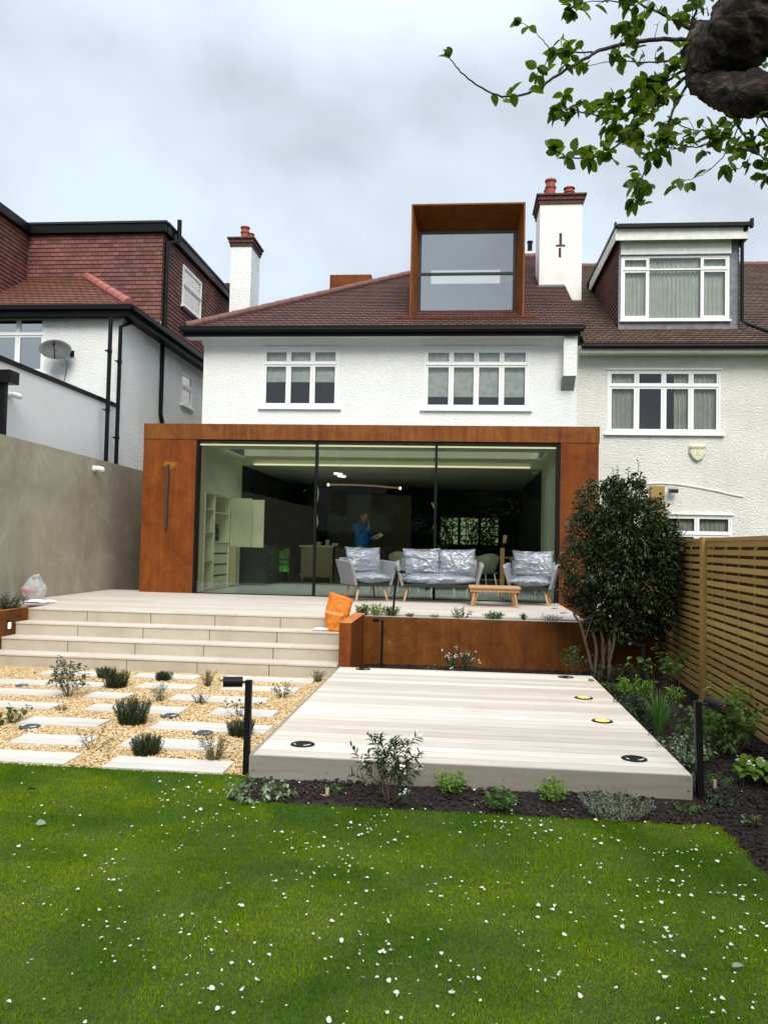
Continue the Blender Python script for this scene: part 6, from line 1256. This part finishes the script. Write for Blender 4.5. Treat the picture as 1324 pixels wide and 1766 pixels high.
stems_ = [((1.62, -4.35), (1.40, -4.30, .80)), ((1.66, -4.33), (1.62, -4.2, .95)), ((1.74, -4.3), (1.72, -4.25, 1.0)), ((1.78, -4.36), (1.98, -4.3, 1.0)), ((1.70, -4.28), (2.1, -4.1, .95)), ((1.82, -4.3), (1.88, -4.2, 1.1))]
for (b0, t0) in stems_:
    p0 = Vector((*b0, -.02)); p1 = Vector(t0); n = 8; pts = [p0.lerp(p1, i/n)+Vector((g.gauss(0, .012), g.gauss(0, .012), 0))+Vector(((p1-p0).x*-.15*math.sin(math.pi*i/n), 0, 0)) for i in range(n+1)]
    mb.tube(pts, [.024*(1-.45*i/n) for i in range(n+1)], 8)
    for _ in range(9):
        c, r_ = g.choice(LB); q = Vector(c)+Vector((g.uniform(-.7, .7)*r_[0], g.uniform(-.7, .7)*r_[1], g.uniform(-.5, .7)*r_[2])); s0 = pts[g.randint(5, 8)]; mb.tube([s0, s0.lerp(q, .5)+Vector((0, 0, .04)), q], [.009, .006, .003], 5, cap=False)
mb.build('stems', M['trunk'], sh, smooth=True)
rg_ = np.random.default_rng(21); P = []; D = []
for c, r_ in LB:
    n = int(9000*r_[0]*r_[2]/(.62*.70)); u = rg_.normal(size=(n, 3)); u /= np.linalg.norm(u, axis=1, keepdims=True); rr = rg_.uniform(.25, 1.0, n)**.33
    bump_ = 1.04+.16*np.sin(u[:, 0]*9+c[0]*7)*np.sin(u[:, 2]*8+1)+.08*np.sin(u[:, 1]*14+u[:, 2]*11)+rg_.normal(0, .035, n)
    p = np.array(c)+u*np.array(r_)*(rr*bump_)[:, None]; P.append(p); d = u*.9+rg_.normal(0, .55, (n, 3))+np.array([0, 0, .25]); D.append(d)
P = np.concatenate(P); D = np.concatenate(D); keep = (P[:, 2] > .46+.10*np.sin(P[:, 0]*9)) & (P[:, 0] < 2.60); P = P[keep]; D = D[keep]
leaves('leaves', P, D, .056, .027, M['leaf_shrub'], sh, seed=5)
sp_ = []; sd_ = []; smb = MB()
for _ in range(60):     # whippy shoots breaking the outline
    c, r_ = g.choice(LB); th = g.uniform(0, 6.28); el = g.uniform(.1, 1.4); u = Vector((math.cos(th)*math.cos(el), math.sin(th)*math.cos(el), math.sin(el))); q = Vector((c[0]+u.x*r_[0]*.95, c[1]+u.y*r_[1]*.95, c[2]+u.z*r_[2]*.95)); e2 = q+(u*.5+Vector((0, 0, .7))).normalized()*g.uniform(.10, .22); smb = MB(); smb.tube([q, e2], [.003, .002], 4); smb.build('shoot', M['trunk'], sh)
    for k in range(9): f = k/8; sp_.append(tuple(q.lerp(e2, f))); a = g.random()*6.28; sd_.append((math.cos(a), math.sin(a), .6))
leaves('leaves', sp_, sd_, .045, .018, M['leaf_shrub'], sh, seed=8)
# ------------------------------------------------------------------ apple tree overhead
at_ = thing('apple_tree', 'gnarled old apple tree whose leafy limb reaches in at top right', 'tree', (2.35, -11.9, 0)); ORG[at_.name] = Vector((2.35, -11.9, 0))
def AT(px, py, D): return at(px, py, y=-14.443+D)
g = random.Random(12)
mb = MB(); limb = [AT(1204, 95, 3.2), AT(1222, 75, 3.15), AT(1262, 92, 3.1), AT(1330, 62, 3.0), AT(1480, 20, 2.9), AT(1720, -30, 2.75)]
trunk = [Vector((2.35, -11.9, -.1)), Vector((2.38, -11.9, .7)), Vector((2.30, -11.85, 1.6)), Vector((2.25, -11.75, 2.5)), limb[5]+Vector((.1, 0, -.1)), limb[5]+Vector((.3, .1, .9)), limb[5]+Vector((.1, .4, 1.9))]
def gnarl(pts, rs, n=28, amp=.22, seed=0, sub=10, fr=4.5):
    P2 = []; R2 = []
    for i in range(len(pts)-1):
        for k in range(sub): P2.append(pts[i].lerp(pts[i+1], k/sub)); R2.append(rs[i]+(rs[i+1]-rs[i])*k/sub)
    P2.append(pts[-1]); R2.append(rs[-1])
    for _ in range(4): P2 = [P2[0]]+[(P2[i-1]+P2[i]*2+P2[i+1])/4 for i in range(1, len(P2)-1)]+[P2[-1]]
    tmp = MB(); tmp.tube(P2, R2, n); m_ = len(P2)
    for i in range(m_):
        for k in range(n):
            v = Vector(tmp.v[i*n+k]); c = P2[i]; d = v-c; q = v*fr+Vector((seed, 0, 0)); f = mnoise.noise(q)*.8+.5*mnoise.noise(q*2.6)+.28*mnoise.noise(q*6); tmp.v[i*n+k] = tuple(c+d*(1+amp*f*2))
    return tmp
tm = gnarl([AT(1206, 48, 3.2), AT(1208, 90, 3.18), AT(1212, 130, 3.14), AT(1222, 162, 3.1)], [.045, .062, .062, .035], 30, .22, 2, 12, 11); tm.build('limb_end', M['bark'], at_, smooth=True)
tm = gnarl([AT(1216, 138, 3.14), AT(1238, 100, 3.12), AT(1280, 50, 3.05), AT(1335, 2, 3.0), AT(1470, -90, 2.9), AT(1720, -60, 2.75)], [.06, .115, .145, .150, .155, .16], 44, .17, 4, 16, 9); tm.build('limb', M['bark'], at_, smooth=True)
tm = gnarl([AT(1222, 142, 3.12), AT(1254, 158, 3.08), AT(1290, 164, 3.03), AT(1340, 160, 3.0), AT(1430, 110, 2.95), AT(1560, 0, 2.9)], [.055, .070, .075, .078, .08, .1], 28, .20, 6, 12, 11); tm.build('limb', M['bark'], at_, smooth=True)
tm = gnarl(trunk, [.24, .19, .18, .17, .17, .13, .09], 34, .12, 1, 10, 3.5); tm.build('trunk', M['bark'], at_, smooth=True)
tw = MB(); P = []; D = []
def twig(pts, r0, leafn, lo=.0, clus=4, spur=0):
    pts = [AT(*p) for p in pts]; Q = []
    for i in range(len(pts)-1):
        p0 = pts[max(i-1, 0)]; p1 = pts[i]; p2 = pts[i+1]; p3 = pts[min(i+2, len(pts)-1)]
        for k in range(6): t = k/6; Q.append(.5*((2*p1)+(p2-p0)*t+(2*p0-5*p1+4*p2-p3)*t*t+(3*p1-p0-3*p2+p3)*t*t*t)+Vector((g.gauss(0, .0015), 0, g.gauss(0, .0015))))
    Q.append(pts[-1]); n = len(Q); tw.tube(Q, [max(.0013, r0*(1-.8*i/(n-1))) for i in range(n)], 6, cap=False)
    for _ in range(int(leafn*1.7)):
        f = lo+(1-lo)*g.random(); i = min(n-2, int(f*(n-1))); q = Q[i]; sp = Vector((g.gauss(0, 1), g.gauss(0, 1), g.gauss(.1, 1))).normalized()*g.uniform(.015, .055); tw.tube([q, q+sp], [.0014, .0012], 4, cap=False)
        for k in range(g.randint(max(1, clus-2), clus)): dd = Vector((g.gauss(0, 1), g.gauss(0, 1), g.gauss(-.1, .8))); P.append(tuple(q+sp)); D.append(tuple(dd))
    q = Q[-1]; d0 = (Q[-1]-Q[-2]).normalized()
    for k in range(4): P.append(tuple(q)); D.append(tuple(d0+Vector((g.gauss(0, .5), g.gauss(0, .5), g.gauss(0, .5)))))
    return Q
twig([(1190, 70, 3.2), (1150, 68, 3.2), (1100, 72, 3.15), (1040, 85, 3.1), (1010, 100, 3.05), (960, 130, 3.0), (925, 155, 3.0), (880, 167, 2.95), (835, 155, 2.95), (795, 125, 2.9), (775, 100, 2.9)], .009, 5, .1, 3)
twig([(1030, 90, 3.1), (985, 90, 3.05), (958, 92, 3.05)], .004, 4, .2, 4); twig([(952, 95, 3.05), (940, 75, 3.0), (918, 50, 3.0), (898, 40, 3.0)], .0025, 1, .7, 3); twig([(958, 92, 3.05), (935, 115, 3.05), (925, 130, 3.0)], .0025, 2, .5, 3)
twig([(1180, 100, 3.2), (1120, 108, 3.2), (1060, 105, 3.2), (1010, 115, 3.15)], .004, 8, .1, 3)
twig([(1190, 50, 3.2), (1150, 28, 3.2), (1105, 8, 3.15), (1070, -20, 3.1)], .008, 9, .05, 4); twig([(1100, 10, 3.1), (1050, 2, 3.1), (1000, 5, 3.1), (985, 15, 3.1)], .003, 6, .3, 3); twig([(1190, 40, 3.2), (1200, 10, 3.2), (1180, -30, 3.2)], .007, 8, 0, 3)
twig([(1185, 130, 3.2), (1150, 160, 3.15), (1110, 195, 3.1), (1090, 225, 3.05), (1065, 250, 3.0), (1030, 270, 3.0), (985, 272, 2.95), (960, 262, 2.95)], .008, 20, .1, 4)
twig([(1150, 160, 3.15), (1105, 185, 3.1), (1060, 205, 3.05), (1010, 195, 3.0), (975, 188, 3.0), (962, 190, 3.0)], .005, 14, .15, 4)
twig([(1180, 120, 3.2), (1130, 150, 3.2), (1080, 170, 3.15), (1040, 180, 3.1)], .006, 12, .2, 5)
twig([(1190, 135, 3.2), (1160, 190, 3.15), (1140, 240, 3.1), (1115, 285, 3.05), (1100, 325, 3.0), (1092, 345, 3.0)], .006, 17, .15, 4)
twig([(1270, 185, 3.1), (1265, 215, 3.1), (1240, 240, 3.05), (1200, 253, 3.05), (1150, 255, 3.0), (1110, 240, 3.0)], .005, 12, .3, 3)
twig([(1285, 190, 3.1), (1270, 225, 3.1), (1250, 265, 3.05), (1215, 298, 3.0), (1180, 312, 3.0), (1165, 322, 3.0)], .003, 2, .5, 2)
twig([(1270, 215, 3.1), (1290, 245, 3.05), (1315, 275, 3.0), (1330, 300, 3.0)], .005, 8, .1, 4); twig([(1285, 240, 3.1), (1270, 265, 3.05), (1255, 285, 3.0)], .003, 6, .1, 3)
twig([(1300, 180, 3.05), (1320, 215, 3.0), (1350, 250, 3.0)], .005, 6, .1, 3); twig([(1150, 200, 3.1), (1180, 220, 3.1), (1215, 225, 3.05), (1240, 215, 3.0)], .003, 7, .2, 3)
twig([(1310, 95, 3.2), (1290, 130, 3.2), (1300, 160, 3.2), (1330, 190, 3.2)], .004, 9, .0, 3); twig([(1110, 20, 3.15), (1085, 40, 3.1), (1075, 65, 3.1)], .003, 6, .1, 3); twig([(1190, 90, 3.2), (1150, 130, 3.2), (1120, 150, 3.2)], .005, 14, .1, 4)
# a fuller crown out of the picture above and to the right
for _ in range(34):
    a0 = limb[5]+Vector((g.uniform(-1.3, .8), g.uniform(-.6, 1.2), g.uniform(.3, 1.7))); e_ = a0+Vector((g.gauss(0, .5), g.gauss(0, .5), g.gauss(.1, .3)))
    if e_.z < 3.95+(e_.y+11)*.9 or a0.z < 3.95+(a0.y+11)*.9: continue
    tw.tube([trunk[5], a0, e_], [.02, .010, .002], 5, cap=False)
    for k in range(34): f = g.random(); q = a0.lerp(e_, f)+Vector((g.gauss(0, .06), g.gauss(0, .06), g.gauss(0, .06))); P.append(tuple(q)); D.append((g.gauss(0, 1), g.gauss(0, 1), g.gauss(0, .7)))
tw.build('twigs', plain('dark twig', (.035, .027, .022), .85, var=.3, scale=40), at_, smooth=True); leaves('leaves', P, D, .048, .033, M['leaf_apple'], at_, seed=31, fold=.5, droop=.12, rnd=True)
# ------------------------------------------------------------------ fallen petals
def petal_mesh(k):
    mb = MB(); g = random.Random(k); n = 10; V = [(0, 0, .001)]
    for r_, z in ((.5, .0015), (1, .004)):
        for i in range(n): a = 2*math.pi*i/n; q = 1+g.uniform(-.12, .12)-(.25 if i == 0 else 0); V.append((math.cos(a)*r_*.011*q*1.15, math.sin(a)*r_*.0085*q, z*(.6+.6*math.sin(a*2+k))))
    F_ = [(0, 1+i, 1+(i+1) % n) for i in range(n)]+[(1+i, 1+n+i, 1+n+(i+1) % n, 1+(i+1) % n) for i in range(n)]; mb.add(V, F_); o = mb.build('petal', M['petal'], smooth=True); return o
base_ = [petal_mesh(k) for k in range(4)]
g = random.Random(99); spots = []
cents = [(g.uniform(-.45, .46), g.uniform(2.6, 5.5)) for _ in range(46)]
tries = 0
while len(spots) < 820 and tries < 20000:
    tries += 1
    if g.random() < .35:
        c = g.choice(cents); fx, D_ = c[0]+g.gauss(0, .02), c[1]+g.gauss(0, .12)
    else: fx = g.uniform(-.56, .48); D_ = 2.5+3.2*g.random()**.8
    x, y = fx*D_, -14.443+D_
    if y > LY-.03 or x > 1.50 or (y > -9.50 and x > -1.40): continue
    if g.random() > .55+.25*(x > -.8): continue
    spots.append((x, y, 0))
for _ in range(64):
    u = g.random(); x, y = (g.uniform(-1.34, 1.5), g.uniform(-9.45, -9.02)) if u < .62 else (g.uniform(1.62, 2.4), g.uniform(-10.2, -7.8)); spots.append((x, y, 1))
spots.sort(key=lambda s: math.hypot(s[0], s[1]+14.44))
P_lawn = 'white fallen blossom petal lying on the lawn'; P_bed = 'white fallen petal lying on the dark bark mulch'
rest = MB(); cnt = 0
for (x, y, bed) in spots:
    rot = (g.gauss(0, .3), g.gauss(0, .3), g.random()*6.28); sc = g.choice([.35, .4, .5, .55, .6, .7, .95]); z = .020 if not bed else .016
    if cnt < 300:
        o = base_[cnt] if cnt < 4 else base_[cnt % 4].copy()
        if cnt >= 4: COL.objects.link(o)
        o.location = (x, y, z); o.rotation_euler = rot; o.scale = (sc,)*3; tag(o, P_bed if bed else P_lawn, 'petal', 'petals on the bark mulch' if bed else 'petals fallen on the lawn'); cnt += 1
    else:
        m_ = Matrix.Translation((x, y, z)) @ Matrix.Rotation(rot[2], 4, 'Z') @ Matrix.Rotation(rot[0], 4, 'X') @ Matrix.Scale(sc, 4); me = base_[cnt % 4].data
        rest.add([tuple(m_ @ v.co) for v in me.vertices], [tuple(p.vertices) for p in me.polygons])
tag(rest.build('petals', M['petal'], smooth=True), 'scatter of smaller white petals farther off over lawn and mulch', 'petals', kind='stuff')
# leaf litter, tags
def fallen_leaf(lab, px, py, z, m, s=.05, rz=0):
    p = at(px, py, z=z); o = leaves('fallen_leaf', [tuple(p)], [(math.cos(rz), math.sin(rz), .25)], s, s*.6, M[m], seed=int(px)); tag(o, lab, 'leaf'); return o
fallen_leaf('pale fallen leaf on the left part of the lawn', 62, 1420, .03, 'leaf_silver', .07, .2); fallen_leaf('dark green fallen leaf near the gravel edge at left', 48, 1362, .03, 'leaf_deep', .07, .1); fallen_leaf('pale fallen leaf at the foot of the white flowering shrub', 686, 1371, .03, 'leaf_silver', .08, .1); fallen_leaf('pale fallen leaf at the right edge of the lawn', 1262, 1668, .03, 'leaf_silver', .05, .4); fallen_leaf('dry curled leaf on the far right corner of the deck', 1013, 1174, DZ+.002, 'leaf_olive', .09, .1)
for px, py, h, lab in ((564, 1374, .055, 'short wooden plant tag in the mulch before the deck'), (1232, 1360, .06, 'pale wooden plant tag in the mulch at the right')):
    p = at(px, py, z=0); mb = MB(); mb.box(p.x-.011, p.x+.011, p.y-.003, p.y+.003, -.03, h); tag(mb.build('plant_tag', M['wood_pale'], bevel=.002), lab, 'plant tag')
p = at(851, 1307, z=DZ); mb = MB(); V = [(p.x, p.y, DZ+.003)]
for px, py, lab in ((948, 1050, 'thin rust-brown leaf on the terrace before the right armchair'), (964, 1058, 'longer rust-brown leaf on the terrace near its right edge')):
    q = at(px, py, z=TZ+.003); o = leaves('fallen_leaf', [tuple(q)], [(1, .05, .04)], .15, .03, M['ridge'], seed=int(px), droop=0); tag(o, lab, 'leaf')
# ------------------------------------------------------------------ beyond the picture: what the glass reflects and the windows look out on
def mass(name, label, blobs, n, leaf, m, seed):
    rg_ = np.random.default_rng(seed); P = []; D = []; tot = sum(b[1][0]*b[1][2] for b in blobs)
    for c, r_ in blobs:
        k = int(n*r_[0]*r_[2]/tot); u = rg_.normal(size=(k, 3)); u /= np.linalg.norm(u, axis=1, keepdims=True); rr = rg_.uniform(.4, 1.08, k)**.4; P.append(np.array(c)+u*np.array(r_)*rr[:, None]); D.append(u+rg_.normal(0, .6, (k, 3)))
    o = leaves(name, np.concatenate(P), np.concatenate(D), leaf, leaf*.7, m, seed=seed, simple=True); tag(o, label, 'trees', kind='stuff'); return o
g = random.Random(44)
mass('treeline', 'dark mass of garden trees standing behind the viewer', [((x+g.uniform(-.6, .6), -27+g.uniform(-1.5, 1), g.uniform(3.0, 4.4)), (2.6, 2.0, g.uniform(3.6, 4.6))) for x in range(-16, 18, 3) if not -8 < x < -2]+[((x, -25.0, .8), (2.4, .8, 1.3)) for x in range(-16, 18, 3)], 75000, .40, M['leaf_deep'], 61)
mb = MB()
for x in list(range(-18, -8, 2))+list(range(-1, 20, 2)):
    h_ = g.uniform(6.0, 7.4); mb.tube([(x, -27.2, -.3), (x, -27.2, h_*.6), (x, -27.2, h_)], [1.5, 1.6, .8], 10)
tag(mb.build('tree_core_block', M['room_dark']), 'solid dark core added inside the trees behind the viewer', 'trees', kind='stuff')  # added unseen block, keeps bright sky out of the glass reflections
oh = thing('opposite_house', 'pale rendered house far behind the viewer, faintly mirrored in the glass', 'house', (-5, -38, 0))
mb = MB(); mb.box(-10, -1, -44, -38, 0, 6.2); mb.build('wall', plain('pale render far', (.38, .38, .36), .8), oh); mb = MB(); mb.prism([(-38.2+.6, 6.2), (-41, 9), (-44.4, 6.2)], 'x', -10.3, -.7); mb.build('roof', M['roof'], oh)
for x in (-8.6, -5.9, -3.4): mb = MB(); mb.box(x, x+1.2, -38.0, -37.97, 3.5, 4.9); mb.box(x, x+1.2, -38.0, -37.97, .9, 2.3); mb.build('window', M['room_dark'], oh)
mass('blossom_boughs', 'boughs of white blossom behind the viewer', [((x+g.uniform(-.5, .5), -22.5, g.uniform(2.4, 3.6)), (1.5, .8, .5)) for x in (-9, -6, -3.5, -.5, 2.5)], 900, .16, M['leaf_silver'], 71)
mass('street_hedge', 'green hedge beyond the far front window', [((x, 19.5, 2.6), (1.7, 1.0, 2.8)) for x in (-4, -2, 0, 2, 4)], 16000, .16, M['leaf_green'], 62)
